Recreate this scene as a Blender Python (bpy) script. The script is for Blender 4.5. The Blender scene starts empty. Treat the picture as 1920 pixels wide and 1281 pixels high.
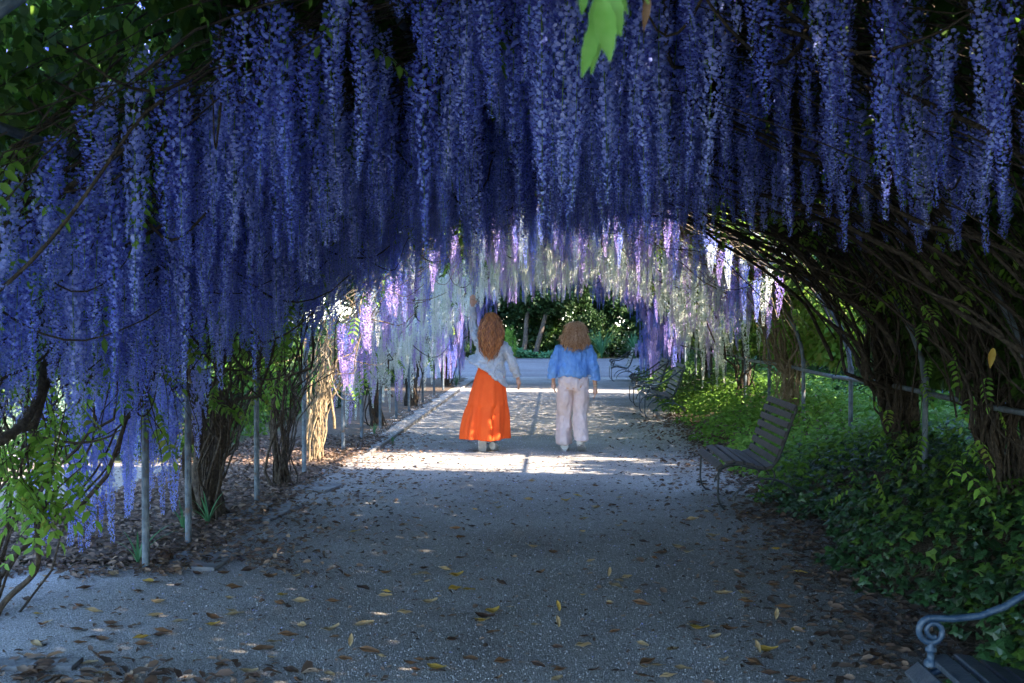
import bpy, math, random
import numpy as np
from mathutils import Vector, noise
R = math.radians
random.seed(7)
rng = np.random.default_rng(7)
S = bpy.context.scene
COL = S.collection

# ------------------------------------------------------------------ camera, sky, sun, exposure
F = 2200.0            # focal length in pixels of the 1920 wide photograph
VX, VY, H = 1040.0, 605.0, 1.6
cam = bpy.data.cameras.new('camera'); camo = bpy.data.objects.new('camera', cam); COL.objects.link(camo)
cam.sensor_width = 36.0; cam.lens = F / 1920 * 36; cam.clip_start = 0.05; cam.clip_end = 500
camo.location = (0, 0, H)
camo.rotation_euler = (R(90) - math.atan(35.5 / F), 0, math.atan(80 / F))
cam.dof.use_dof = True; cam.dof.focus_distance = 13.0; cam.dof.aperture_fstop = 9
S.camera = camo
SUN_EL, SUN_AZ = R(38), R(108)      # azimuth clockwise from +Y
w = bpy.data.worlds.new('World'); S.world = w; w.use_nodes = True
nt = w.node_tree; nt.nodes.clear()
sky = nt.nodes.new('ShaderNodeTexSky'); sky.sky_type = 'NISHITA'; sky.sun_disc = False
sky.sun_elevation = SUN_EL; sky.sun_rotation = SUN_AZ; sky.ozone_density = 4.0; sky.dust_density = 0.4
bg = nt.nodes.new('ShaderNodeBackground'); bg.inputs[1].default_value = 0.15
ou = nt.nodes.new('ShaderNodeOutputWorld')
nt.links.new(sky.outputs[0], bg.inputs[0]); nt.links.new(bg.outputs[0], ou.inputs[0])
sd = bpy.data.lights.new('sun', 'SUN'); so = bpy.data.objects.new('sun', sd); COL.objects.link(so)
sd.energy = 3.0; sd.angle = R(0.5); sd.color = (1.0, 0.84, 0.64)
sdir = Vector((math.sin(SUN_AZ) * math.cos(SUN_EL), math.cos(SUN_AZ) * math.cos(SUN_EL), math.sin(SUN_EL)))
so.rotation_euler = sdir.to_track_quat('Z', 'Y').to_euler(); so.location = sdir * 60
S.view_settings.view_transform = 'Standard'; S.view_settings.look = 'None'
S.view_settings.exposure = 3.45; S.view_settings.gamma = 1.0; S.view_settings.use_curve_mapping = False
S.render.engine = 'CYCLES'
c = S.cycles
c.max_bounces = 8; c.diffuse_bounces = 4; c.glossy_bounces = 2; c.transmission_bounces = 4
c.use_denoising = True; c.caustics_reflective = False; c.caustics_refractive = False
try: c.denoiser = 'OPENIMAGEDENOISE'
except Exception: pass

# ------------------------------------------------------------------ materials
def material(name, cols, rough=0.7, trans=0.0, var='island', noise_scale=None, bump=0.0, bump_scale=40, spec=0.3, hsv=0.0):
    """cols: list of colours run through by a per-piece random value (or by noise)."""
    m = bpy.data.materials.new(name); m.use_nodes = True
    n = m.node_tree.nodes; l = m.node_tree.links; n.clear()
    out = n.new('ShaderNodeOutputMaterial')
    ramp = n.new('ShaderNodeValToRGB'); cr = ramp.color_ramp
    while len(cr.elements) < len(cols): cr.elements.new(0.5)
    for i, cc in enumerate(cols):
        cr.elements[i].position = i / max(1, len(cols) - 1); cr.elements[i].color = (*cc, 1)
    if var == 'island':
        g = n.new('ShaderNodeNewGeometry'); src = g.outputs['Random Per Island']
        oi = n.new('ShaderNodeObjectInfo')
        mx = n.new('ShaderNodeMath'); mx.operation = 'MULTIPLY_ADD'; mx.inputs[1].default_value = 0.6
        m2 = n.new('ShaderNodeMath'); m2.operation = 'MULTIPLY'; m2.inputs[1].default_value = 0.4
        l.new(oi.outputs['Random'], m2.inputs[0]); l.new(src, mx.inputs[0]); l.new(m2.outputs[0], mx.inputs[2])
        l.new(mx.outputs[0], ramp.inputs[0])
    elif var == 'object':
        oi = n.new('ShaderNodeObjectInfo'); l.new(oi.outputs['Random'], ramp.inputs[0])
    else:
        tc = n.new('ShaderNodeTexCoord'); nz = n.new('ShaderNodeTexNoise')
        nz.inputs['Scale'].default_value = noise_scale or 8; nz.inputs['Detail'].default_value = 6
        nz.inputs['Roughness'].default_value = 0.65
        mr = n.new('ShaderNodeMapRange'); mr.inputs[1].default_value = 0.3; mr.inputs[2].default_value = 0.7
        l.new(tc.outputs['Object'], nz.inputs['Vector']); l.new(nz.outputs[0], mr.inputs[0]); l.new(mr.outputs[0], ramp.inputs[0])
    p = n.new('ShaderNodeBsdfPrincipled'); p.inputs['Roughness'].default_value = rough
    p.inputs['Specular IOR Level'].default_value = spec
    l.new(ramp.outputs[0], p.inputs['Base Color'])
    if bump:
        tc = n.new('ShaderNodeTexCoord'); nz = n.new('ShaderNodeTexNoise'); nz.inputs['Scale'].default_value = bump_scale
        nz.inputs['Detail'].default_value = 5
        b = n.new('ShaderNodeBump'); b.inputs['Strength'].default_value = bump; b.inputs['Distance'].default_value = 0.02
        l.new(tc.outputs['Object'], nz.inputs['Vector']); l.new(nz.outputs[0], b.inputs['Height']); l.new(b.outputs[0], p.inputs['Normal'])
    last = p.outputs[0]
    if trans:
        t = n.new('ShaderNodeBsdfTranslucent'); l.new(ramp.outputs[0], t.inputs['Color'])
        mixs = n.new('ShaderNodeMixShader'); mixs.inputs[0].default_value = trans
        l.new(last, mixs.inputs[1]); l.new(t.outputs[0], mixs.inputs[2]); last = mixs.outputs[0]
    l.new(last, out.inputs[0])
    return m

M = {}
M['blue'] = material('blue_petal', [(.10, .15, .55), (.18, .24, .74), (.29, .36, .85), (.45, .52, .90)], .6, .35)
M['blue2'] = material('blue_keel', [(.08, .075, .45), (.13, .11, .58), (.20, .19, .72)], .6, .3)
M['peri'] = material('periwinkle_petal', [(.22, .27, .72), (.36, .42, .86), (.55, .58, .93)], .6, .45)
M['lilac'] = material('lilac_petal', [(.42, .32, .74), (.56, .44, .84), (.70, .56, .86), (.82, .70, .88)], .6, .4)
M['lilac2'] = material('lilac_keel', [(.22, .12, .52), (.34, .18, .62)], .6, .35)
M['white'] = material('white_petal', [(.72, .76, .80), (.82, .85, .86), (.88, .88, .88)], .6, .5)
M['white2'] = material('white_keel', [(.60, .66, .50), (.70, .74, .66)], .6, .4)
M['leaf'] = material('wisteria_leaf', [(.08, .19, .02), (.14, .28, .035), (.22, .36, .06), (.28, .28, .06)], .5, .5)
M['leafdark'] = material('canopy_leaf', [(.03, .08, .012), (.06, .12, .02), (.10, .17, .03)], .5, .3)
M['leafbright'] = material('fresh_leaf', [(.16, .34, .05), (.24, .42, .07)], .5, .5)
M['freshveined'] = material('spray_leaf', [(.17, .36, .06), (.25, .43, .10)], .45, .45, var='noise', noise_scale=30)
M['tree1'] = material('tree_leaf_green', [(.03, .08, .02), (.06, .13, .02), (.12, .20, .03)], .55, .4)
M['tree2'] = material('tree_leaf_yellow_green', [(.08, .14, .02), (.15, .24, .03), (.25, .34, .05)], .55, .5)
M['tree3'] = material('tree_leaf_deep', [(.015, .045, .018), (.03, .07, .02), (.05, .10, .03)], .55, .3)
M['greyleaf'] = material('grey_green_leaf', [(.14, .22, .16), (.22, .31, .22), (.30, .38, .28)], .6, .3)
M['ivy'] = material('ivy_leaf', [(.012, .035, .016), (.02, .055, .02), (.03, .085, .025), (.05, .12, .03)], .38, .15, spec=.5)
M['herb'] = material('herb_leaf', [(.06, .15, .02), (.12, .25, .03), (.22, .36, .05)], .5, .4)
M['fern'] = material('strap_leaf', [(.03, .12, .06), (.06, .18, .08), (.12, .26, .12)], .45, .3)
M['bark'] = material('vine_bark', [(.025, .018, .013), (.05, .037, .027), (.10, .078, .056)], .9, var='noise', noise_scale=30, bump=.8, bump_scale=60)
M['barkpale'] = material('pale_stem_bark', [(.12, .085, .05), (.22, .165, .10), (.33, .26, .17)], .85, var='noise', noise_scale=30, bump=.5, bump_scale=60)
M['treebark'] = material('tree_bark', [(.045, .035, .028), (.09, .072, .058), (.15, .125, .10)], .9, var='noise', noise_scale=12, bump=.8, bump_scale=25)
M['steel'] = material('grey_blue_paint', [(.13, .08, .05), (.08, .105, .13), (.13, .16, .19), (.20, .22, .24)], .5, var='noise', noise_scale=14, bump=.25, bump_scale=50)
M['slat'] = material('weathered_slat', [(.028, .025, .028), (.05, .044, .048), (.075, .068, .07)], .55, var='noise', noise_scale=22, bump=.3, bump_scale=80)
M['slatblue'] = material('painted_slat', [(.03, .045, .065), (.05, .065, .085), (.08, .09, .11)], .42, var='noise', noise_scale=18, bump=.25, bump_scale=70)
M['iron'] = material('wrought_iron', [(.012, .016, .02), (.03, .035, .045)], .45, var='noise', noise_scale=30, spec=.5)
M['ironblue'] = material('blue_painted_iron', [(.012, .03, .06), (.022, .05, .09), (.05, .08, .12)], .4, var='noise', noise_scale=24, bump=.2, bump_scale=90, spec=.5)
M['litter'] = material('leaf_litter', [(.04, .028, .022), (.09, .06, .045), (.15, .095, .07), (.28, .19, .13), (.11, .085, .08)], .8, .1)
M['dry0'] = material('tan_dry_leaf', [(.30, .20, .10), (.44, .32, .17)], .7, .2, var='noise', noise_scale=25)
M['dry1'] = material('brown_dry_leaf', [(.09, .045, .022), (.19, .10, .05)], .7, .1, var='noise', noise_scale=25)
M['dry2'] = material('mustard_dry_leaf', [(.36, .20, .03), (.48, .32, .07)], .7, .2, var='noise', noise_scale=25)
M['dry3'] = material('dark_dry_leaf', [(.035, .02, .014), (.08, .045, .03)], .7, .05, var='noise', noise_scale=25)
M['chip'] = material('gravel_chip', [(.11, .11, .12), (.22, .22, .23), (.32, .315, .33), (.40, .39, .40), (.26, .22, .20)], .8)
M['petal'] = material('fallen_petal', [(.30, .30, .75), (.50, .50, .85), (.75, .75, .82)], .6, .2)
M['petalw'] = material('fallen_white_petal', [(.6, .6, .62), (.82, .82, .8)], .6, .2)
M['stone'] = material('paving_stone', [(.10, .105, .11), (.18, .18, .185), (.27, .26, .25)], .85, var='noise', noise_scale=9, bump=.5, bump_scale=60)
M['skin'] = material('skin', [(.52, .30, .21), (.60, .36, .26)], .5, var='noise', noise_scale=12)
M['hair1'] = material('auburn_hair', [(.10, .03, .012), (.34, .11, .03), (.58, .24, .07), (.80, .48, .2)], .35, spec=.6)
M['hair2'] = material('brown_curly_hair', [(.10, .04, .02), (.26, .12, .055), (.44, .24, .12), (.62, .40, .24)], .4, spec=.5)
M['skirt'] = material('orange_cotton', [(.80, .085, .012), (.88, .12, .018)], .8, var='noise', noise_scale=6, bump=.25, bump_scale=120)
M['jacket'] = material('grey_denim', [(.32, .36, .42), (.42, .46, .52), (.52, .55, .6)], .85, var='noise', noise_scale=9, bump=.5, bump_scale=90)
M['shirt'] = material('blue_linen', [(.10, .24, .56), (.14, .31, .66), (.19, .38, .74)], .8, var='noise', noise_scale=7, bump=.3, bump_scale=120)
M['pants'] = material('pale_pink_linen', [(.58, .46, .45), (.68, .56, .55)], .85, var='noise', noise_scale=6, bump=.25, bump_scale=120)
M['shoe'] = material('white_canvas', [(.72, .72, .74), (.82, .82, .82)], .6, var='noise', noise_scale=20)
M['sole'] = material('shoe_sole', [(.34, .34, .35), (.48, .48, .48)], .8, var='noise', noise_scale=30)
M['gold'] = material('metal_bracelet', [(.6, .5, .3), (.7, .6, .4)], .3, var='noise')
M['dark'] = material('dark_eye', [(.02, .015, .012), (.03, .02, .015)], .3, var='noise')
M['eyewhite'] = material('eye_white', [(.7, .7, .68), (.75, .75, .73)], .3, var='noise')
M['lip'] = material('lip', [(.5, .16, .15), (.55, .2, .18)], .45, var='noise')

def ground_material(name, cols, fine=260, coarse=1.2, patch=None, bumpd=.006):
    m = bpy.data.materials.new(name); m.use_nodes = True
    n = m.node_tree.nodes; l = m.node_tree.links; n.clear()
    out = n.new('ShaderNodeOutputMaterial'); p = n.new('ShaderNodeBsdfPrincipled'); p.inputs['Roughness'].default_value = .9
    p.inputs['Specular IOR Level'].default_value = .2
    tc = n.new('ShaderNodeTexCoord')
    vo = n.new('ShaderNodeTexVoronoi'); vo.inputs['Scale'].default_value = fine
    l.new(tc.outputs['Object'], vo.inputs['Vector'])
    sep = n.new('ShaderNodeSeparateColor'); l.new(vo.outputs['Color'], sep.inputs[0])
    ramp = n.new('ShaderNodeValToRGB'); cr = ramp.color_ramp
    while len(cr.elements) < len(cols): cr.elements.new(.5)
    for i, cc in enumerate(cols):
        cr.elements[i].position = i / (len(cols) - 1); cr.elements[i].color = (*cc, 1)
    l.new(sep.outputs[0], ramp.inputs[0])
    nz = n.new('ShaderNodeTexNoise'); nz.inputs['Scale'].default_value = coarse; nz.inputs['Detail'].default_value = 8; nz.inputs['Roughness'].default_value = .7
    l.new(tc.outputs['Object'], nz.inputs['Vector'])
    mr = n.new('ShaderNodeMapRange'); mr.inputs[1].default_value = .3; mr.inputs[2].default_value = .7
    l.new(nz.outputs[0], mr.inputs[0])
    mx = n.new('ShaderNodeMix'); mx.data_type = 'RGBA'; mx.blend_type = 'MULTIPLY'; mx.inputs[0].default_value = 1
    r2 = n.new('ShaderNodeValToRGB'); r2.color_ramp.elements[0].color = (*(patch or (.72, .68, .64)), 1); r2.color_ramp.elements[1].color = (1, 1, 1, 1)
    l.new(mr.outputs[0], r2.inputs[0]); l.new(ramp.outputs[0], mx.inputs[6]); l.new(r2.outputs[0], mx.inputs[7])
    l.new(mx.outputs[2], p.inputs['Base Color'])
    b = n.new('ShaderNodeBump'); b.inputs['Strength'].default_value = .9; b.inputs['Distance'].default_value = bumpd
    l.new(vo.outputs['Distance'], b.inputs['Height']); b.invert = True
    l.new(b.outputs[0], p.inputs['Normal']); l.new(p.outputs[0], out.inputs[0])
    return m
M['gravel'] = ground_material('fine_gravel', [(.18, .176, .172), (.32, .312, .305), (.43, .42, .41), (.58, .565, .55)], 150, .5, (.50, .46, .43))
M['gravelfar'] = ground_material('shade_toned_gravel', [(.08, .08, .085), (.15, .15, .16), (.21, .205, .22), (.30, .295, .32)], 60, .5, (.6, .56, .55))  # gravel tone lowered to put the shade on the crossing into its colour
M['gravelw'] = ground_material('sandy_gravel', [(.20, .17, .14), (.30, .26, .22), (.42, .37, .32)], 120)
M['soil'] = ground_material('bed_soil', [(.05, .038, .03), (.10, .075, .055), (.16, .12, .09)], 60, 3)
M['earth'] = ground_material('garden_earth', [(.05, .055, .03), (.07, .08, .04), (.10, .10, .06)], 30, 1)

# ------------------------------------------------------------------ mesh helpers
class MB:
    def __init__(s): s.v = []; s.f = []; s.m = []; s.n = 0
    def add(s, v, f, mi=0):
        v = np.asarray(v, float); f = np.asarray(f, int)
        s.v.append(v); s.f.append(f + s.n); s.m.append(np.full(len(f), mi)); s.n += len(v); return s
    def mesh(s, name, mats, smooth=True):
        me = bpy.data.meshes.new(name)
        V = np.concatenate(s.v)
        nl = sum(a.size for a in s.f); npoly = sum(len(a) for a in s.f)
        me.vertices.add(len(V)); me.vertices.foreach_set('co', V.astype(np.float32).ravel())
        me.loops.add(nl); me.polygons.add(npoly)
        me.loops.foreach_set('vertex_index', np.concatenate([a.ravel() for a in s.f]).astype(np.int32))
        tot = np.concatenate([np.full(len(a), a.shape[1]) for a in s.f]).astype(np.int32)
        st = np.concatenate([[0], np.cumsum(tot)[:-1]]).astype(np.int32)
        me.polygons.foreach_set('loop_start', st); me.polygons.foreach_set('loop_total', tot)
        me.polygons.foreach_set('material_index', np.concatenate(s.m).astype(np.int32))
        me.polygons.foreach_set('use_smooth', np.full(npoly, smooth))
        if not isinstance(mats, (list, tuple)): mats = [mats]
        for mm in mats: me.materials.append(mm)
        me.update(calc_edges=True); me.validate()
        return me
    def obj(s, name, mats, parent=None, smooth=True, **k): return link(name, s.mesh(name, mats, smooth), parent, **k)

def link(name, me, parent=None, loc=None, rot=None, scale=None, label=None, cat=None, group=None, kind=None):
    o = bpy.data.objects.new(name, me); COL.objects.link(o)
    if parent: o.parent = parent
    if loc is not None: o.location = loc
    if rot is not None: o.rotation_euler = rot
    if scale is not None: o.scale = scale if hasattr(scale, '__len__') else (scale,) * 3
    for k, v in (('label', label), ('category', cat), ('group', group), ('kind', kind)):
        if v: o[k] = v
    return o
def thing(name, label, cat, loc=(0, 0, 0), rz=0, group=None):
    return link(name, None, None, loc, (0, 0, rz), label=label, cat=cat, group=group)

def tube(pts, rad, sides=6, cap=True):
    P = np.asarray(pts, float); n = len(P); rad = np.broadcast_to(np.asarray(rad, float), (n,))
    T = np.gradient(P, axis=0); T /= np.linalg.norm(T, axis=1)[:, None] + 1e-9
    up = np.array([0, 0, 1.]) if abs(T[0, 2]) < .9 else np.array([1., 0, 0])
    N = np.cross(T[0], up); N /= np.linalg.norm(N)
    an = np.linspace(0, 2 * np.pi, sides, endpoint=False); V = []
    for i in range(n):
        N = N - T[i] * N.dot(T[i]); N /= np.linalg.norm(N) + 1e-9
        B = np.cross(T[i], N)
        V.append(P[i] + rad[i] * (np.cos(an)[:, None] * N + np.sin(an)[:, None] * B))
    V = np.concatenate(V)
    i = np.arange(n - 1)[:, None] * sides; j = np.arange(sides)[None]; j2 = (j + 1) % sides
    Fq = np.stack([i + j, i + j2, i + sides + j2, i + sides + j], -1).reshape(-1, 4)
    return V, Fq
def addtube(mb, pts, rad, sides=6, mi=0, cap=False):
    V, Fq = tube(pts, rad, sides); mb.add(V, Fq, mi)
    if cap:
        for k, rev in ((0, True), (len(V) - sides, False)):
            idx = list(range(k, k + sides)); cen = V[idx].mean(0)
            vv = np.vstack([V[idx], cen]); ff = [[(a + 1) % sides, a, sides] if rev else [a, (a + 1) % sides, sides] for a in range(sides)]
            mb.add(vv, ff, mi)
def box(mb, c, s, mi=0, rot=None, bev=0.0):
    c = np.array(c, float); s = np.array(s, float) / 2
    if bev:   # bevelled box: chamfer on the long edges (profile in two smaller axes)
        ax = int(np.argmax(s)); o = [a for a in range(3) if a != ax]
        b = bev; a0, a1 = s[o[0]], s[o[1]]
        prof = [(-a0 + b, -a1), (a0 - b, -a1), (a0, -a1 + b), (a0, a1 - b), (a0 - b, a1), (-a0 + b, a1), (-a0, a1 - b), (-a0, -a1 + b)]
        V = np.zeros((16, 3))
        for k, (p, q) in enumerate(prof):
            for e in (0, 1):
                V[k + 8 * e, o[0]] = p; V[k + 8 * e, o[1]] = q; V[k + 8 * e, ax] = s[ax] * (2 * e - 1)
        if rot is not None: V = V @ np.array(rot).T
        V = V + c
        mb.add(V, [[k, (k + 1) % 8, 8 + (k + 1) % 8, 8 + k] for k in range(8)], mi)
        mb.add(V[:8], [list(range(8))[::-1]], mi); mb.add(V[8:], [list(range(8))], mi)
        return
    V = np.array([[x, y, z] for x in (-1, 1) for y in (-1, 1) for z in (-1, 1)], float) * s
    if rot is not None: V = V @ np.array(rot).T
    mb.add(V + c, [[0, 1, 3, 2], [4, 6, 7, 5], [0, 4, 5, 1], [2, 3, 7, 6], [0, 2, 6, 4], [1, 5, 7, 3]], mi)
def eloft(mb, rings, sides=24, mi=0, cap=True):
    """rings: (x, y, z, rx, ry) stacked, horizontal ellipses"""
    an = np.linspace(0, 2 * np.pi, sides, endpoint=False)
    V = np.concatenate([np.stack([r[0] + r[3] * np.cos(an), r[1] + r[4] * np.sin(an), np.full(sides, r[2])], 1) for r in rings])
    n = len(rings); i = np.arange(n - 1)[:, None] * sides; j = np.arange(sides)[None]; j2 = (j + 1) % sides
    mb.add(V, np.stack([i + j, i + j2, i + sides + j2, i + sides + j], -1).reshape(-1, 4), mi)
    if cap:
        mb.add(V[:sides], [list(range(sides))[::-1]], mi); mb.add(V[-sides:], [list(range(sides))], mi)
def ellipsoid(mb, c, r, seg=20, rings=12, mi=0):
    ts = np.linspace(-np.pi / 2 + .08, np.pi / 2 - .08, rings)
    eloft(mb, [(c[0], c[1], c[2] + r[2] * math.sin(t), r[0] * math.cos(t), r[1] * math.cos(t)) for t in ts], seg, mi)

# leaf templates: (along, side, up)
T_QUAD = (np.array([[0, 0, 0], [.45, .5, .06], [1, 0, -.05], [.45, -.5, .06]]), np.array([[0, 1, 2, 3]]))
T_LEAF = (np.array([[0, 0, 0], [.30, .46, .05], [.32, 0, -.03], [.30, -.46, .05], [.72, .34, .02], [.72, 0, -.06], [.72, -.34, .02], [1, 0, -.16]]),
          np.array([[0, 2, 1], [0, 3, 2], [1, 2, 5], [1, 5, 4], [2, 3, 6], [2, 6, 5], [4, 5, 7], [5, 6, 7]]))
T_IVY = (np.array([[0, 0, 0], [-.06, .40, .02], [.30, .52, -.04], [.42, .24, .05], [1, 0, -.08], [.42, -.24, .05], [.30, -.52, -.04], [-.06, -.40, .02], [.36, 0, .09]]),
         np.array([[8, 0, 1], [8, 1, 2], [8, 2, 3], [8, 3, 4], [8, 4, 5], [8, 5, 6], [8, 6, 7], [8, 7, 0]]))
def norm(a): return a / (np.linalg.norm(a, axis=-1, keepdims=True) + 1e-9)
def scatter(mb, C, A, Nn, L, W, T=T_QUAD, mi=0):
    C = np.asarray(C, float); n = len(C)
    A = norm(np.asarray(A, float)); Sd = norm(np.cross(Nn, A)); U = np.cross(A, Sd)
    L = np.broadcast_to(L, (n,)); W = np.broadcast_to(W, (n,)); tv, tf = T
    V = (C[:, None] + A[:, None] * (tv[None, :, 0, None] * L[:, None, None]) + Sd[:, None] * (tv[None, :, 1, None] * W[:, None, None])
         + U[:, None] * (tv[None, :, 2, None] * L[:, None, None]))
    Ff = (np.arange(n)[:, None, None] * len(tv) + tf[None]).reshape(-1, tf.shape[1])
    mb.add(V.reshape(-1, 3), Ff, mi)
def rdir(n): return norm(rng.normal(size=(n, 3)))
def newmesh_from(o, mods):
    """evaluate modifiers on a temporary object, return the mesh"""
    for t, kw in mods:
        m = o.modifiers.new(t, t)
        for k, v in kw.items(): setattr(m, k, v)
    dg = bpy.context.evaluated_depsgraph_get()
    me = bpy.data.meshes.new_from_object(o.evaluated_get(dg))
    old = o.data; bpy.data.objects.remove(o); bpy.data.meshes.remove(old)
    return me
def fuse(name, mb, mat, parent, voxel=.008, smooth=4, wrinkle=0.0, wscale=12, wstretch=(1, 1, 1), fn=None):
    o = bpy.data.objects.new('tmp', mb.mesh('tmp', mat)); COL.objects.link(o)
    me = newmesh_from(o, [('REMESH', dict(mode='VOXEL', voxel_size=voxel)), ('SMOOTH', dict(factor=.5, iterations=smooth))])
    me.name = name
    if wrinkle or fn:
        n = len(me.vertices); co = np.zeros(n * 3, np.float32); no = np.zeros(n * 3, np.float32)
        me.vertices.foreach_get('co', co); me.vertices.foreach_get('normal', no); co = co.reshape(-1, 3); no = no.reshape(-1, 3)
        ws = Vector(wstretch)
        d = np.array([noise.fractal(Vector((p[0] * ws.x, p[1] * ws.y, p[2] * ws.z)) * wscale, .6, 2, 3) for p in co])
        co = co + no * (d * wrinkle)[:, None]
        me.vertices.foreach_set('co', co.astype(np.float32).ravel())
    me.polygons.foreach_set('use_smooth', np.ones(len(me.polygons), bool))
    me.materials.clear(); me.materials.append(mat); me.update()
    return link(name, me, parent)

# ------------------------------------------------------------------ the setting: ground, paths, bed
def sheet(name, x0, x1, y0, y1, z, mat, nx=2, ny=2, amp=0.0, edge=None):
    xs = np.linspace(x0, x1, nx); ys = np.linspace(y0, y1, ny); X, Y = np.meshgrid(xs, ys)
    if edge is not None: X = edge(X, Y)
    Z = np.full(X.shape, z)
    if amp: Z = Z + amp * np.array([noise.noise(Vector((a * .7, b * .7, 3))) for a, b in zip(X.ravel(), Y.ravel())]).reshape(X.shape)
    mb = MB(); V = np.stack([X, Y, Z], -1).reshape(-1, 3)
    i, j = np.meshgrid(np.arange(ny - 1), np.arange(nx - 1), indexing='ij'); a = (i * nx + j).ravel()
    mb.add(V, np.stack([a, a + 1, a + nx + 1, a + nx], 1))
    return mb.obj(name, mat, kind='structure')
sheet('ground', -160, 160, -80, 300, -.03, M['earth'])
def wav(X, Y):
    Xn = X.copy()
    for k, sgn in ((0, 1), (-1, 1)):
        Xn[:, k] += np.array([.16 * noise.noise(Vector((k * 5, y * .8, 0))) + .05 * noise.noise(Vector((k * 5, y * 5, 0))) for y in Y[:, 0]])
    return Xn
def path_edge(X, Y):
    Xn = wav(X, Y)
    # left of the bed's near end the gravel spreads outwards
    m = Y[:, 0] < 7.5
    Xn[m, 0] = -9
    return Xn
sheet('gravel_path', -2.6, 2.15, -4, 34.5, 0.0, M['gravel'], 2, 500, edge=path_edge)
sheet('side_path', -9.0, -4.0, 7.3, 13.2, -.004, M['gravelw'], 2, 120, edge=wav)
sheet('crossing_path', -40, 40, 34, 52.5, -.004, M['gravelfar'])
def bed_edge(X, Y):
    Xn = X.copy(); Xn[:, 0] = np.where(Y[:, 0] < 9.4, -6.4 + (Y[:, 0] - 7.4) * 1.1, -4.15); Xn[:, 1] = -2.5
    for r in range(len(Y)): Xn[r, 0] += .22 * noise.noise(Vector((0, Y[r, 0] * .9, 5))); Xn[r, 1] += .13 * noise.noise(Vector((9, Y[r, 0] * 1.3, 5)))
    return Xn
sheet('planting_bed', -4, -2.5, 7.75, 33.5, .006, M['soil'], 2, 120, edge=bed_edge)

# gravel chips lying loose on the near path
n = 60000
y = 4.6 + 13 * rng.random(n) ** 1.6; x = rng.uniform(-5.5, 2.2, n)
keep = (x > -2.7) | (y < 7.6); x, y = x[keep], y[keep]; n = len(x)
mb = MB(); T_CHIP = (np.array([[-.5, -.4, 0], [.5, -.3, 0], [0, .5, 0], [.05, 0, .6]]), np.array([[0, 1, 3], [1, 2, 3], [2, 0, 3]]))
a = rng.uniform(0, 6.28, n); s_ = rng.uniform(.004, .009, n)
scatter(mb, np.stack([x, y, np.full(n, .0005)], 1), np.stack([np.cos(a), np.sin(a), np.zeros(n)], 1), np.array([[0, 0, 1.]]), s_, s_, T_CHIP)
mb.obj('gravel_chips', M['chip'], smooth=False, kind='stuff', label='loose pale grey gravel chips strewn over the path', cat='gravel')

# dense litter of dry leaves in the bed and along the ivy edge
def litter(name, X, Y, Z, Lm, label, mat, cat, T=T_LEAF, tilt=.5):
    n = len(X); a = rng.uniform(0, 6.28, n)
    A = np.stack([np.cos(a), np.sin(a), rng.normal(0, .25, n)], 1)
    Nn = norm(np.stack([rng.normal(0, tilt, n), rng.normal(0, tilt, n), np.ones(n)], 1))
    L = Lm * rng.uniform(.6, 1.4, n); mb = MB()
    scatter(mb, np.stack([X, Y, Z], 1), A, Nn, L, L * rng.uniform(.35, .6, n), T)
    return mb.obj(name, mat, kind='stuff', label=label, cat=cat)
n = 16000
y = 7.3 + .25 * np.sin(np.arange(16000) * .37) * 0 + 9 * rng.random(n) ** 1.7; lo = np.where(y < 9.4, -6.4 + (y - 7.4) * 1.1, -4.15)
x = lo + (-2.35 - lo) * rng.random(n); m_ = rng.random(n) < .09; x[m_] = -2.45 + np.abs(rng.normal(0, .55, m_.sum())); y += .22 * np.sin(x * 2.1) + .16 * np.sin(x * 5.3) + .1 * np.sin(x * 11) + rng.normal(0, .07, n)
litter('leaf_litter', x, y, .012 + .03 * rng.random(n), .052, 'brown dry leaf litter covering the bed under the left posts', M['litter'], 'leaf litter')
n = 6000
y = 4.3 + 16 * rng.random(n) ** 1.4; x = 1.78 + .02 * y + np.where(rng.random(n) < .72, rng.normal(.02, .24, n), -np.abs(rng.normal(0, .55, n)))
litter('leaf_litter', x, y, .006 + .02 * rng.random(n), .06, 'rust and brown leaf litter along the ivy edge of the path', M['litter'], 'leaf litter')
n = 3600
y = 5.0 + 9 * rng.random(n); x = rng.uniform(-5, 1.8, n)
litter('leaf_fragments', x, y, np.full(n, .008), .035, 'small broken bits of dry leaf scattered across the gravel', M['litter'], 'leaf litter')
n = 300
litter('leaf_litter', rng.normal(-2.25, .6, n), rng.normal(5.12, .15, n), .01 + .03 * rng.random(n), .08, 'drift of tan and brown leaves in the near left corner', M['litter'], 'leaf litter')
n = 4200
y = 5.2 + 22 * rng.random(n) ** .8; x = rng.uniform(-2.6, 2.1, n)
litter('fallen_petals', x, y, np.full(n, .006), .016, 'pale violet blossom petals fallen on the gravel', M['petal'], 'petals', T_QUAD, .3)
n = 5200
y = 13.5 + 13 * rng.random(n); x = np.where(rng.random(n) < .55, rng.uniform(-2.75, -2.1, n), rng.uniform(-2.6, 2.0, n))
litter('fallen_petals', x, y, np.full(n, .008), .022, 'white blossom petals fallen under the white wisteria', M['petalw'], 'petals', T_QUAD, .3)

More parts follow.
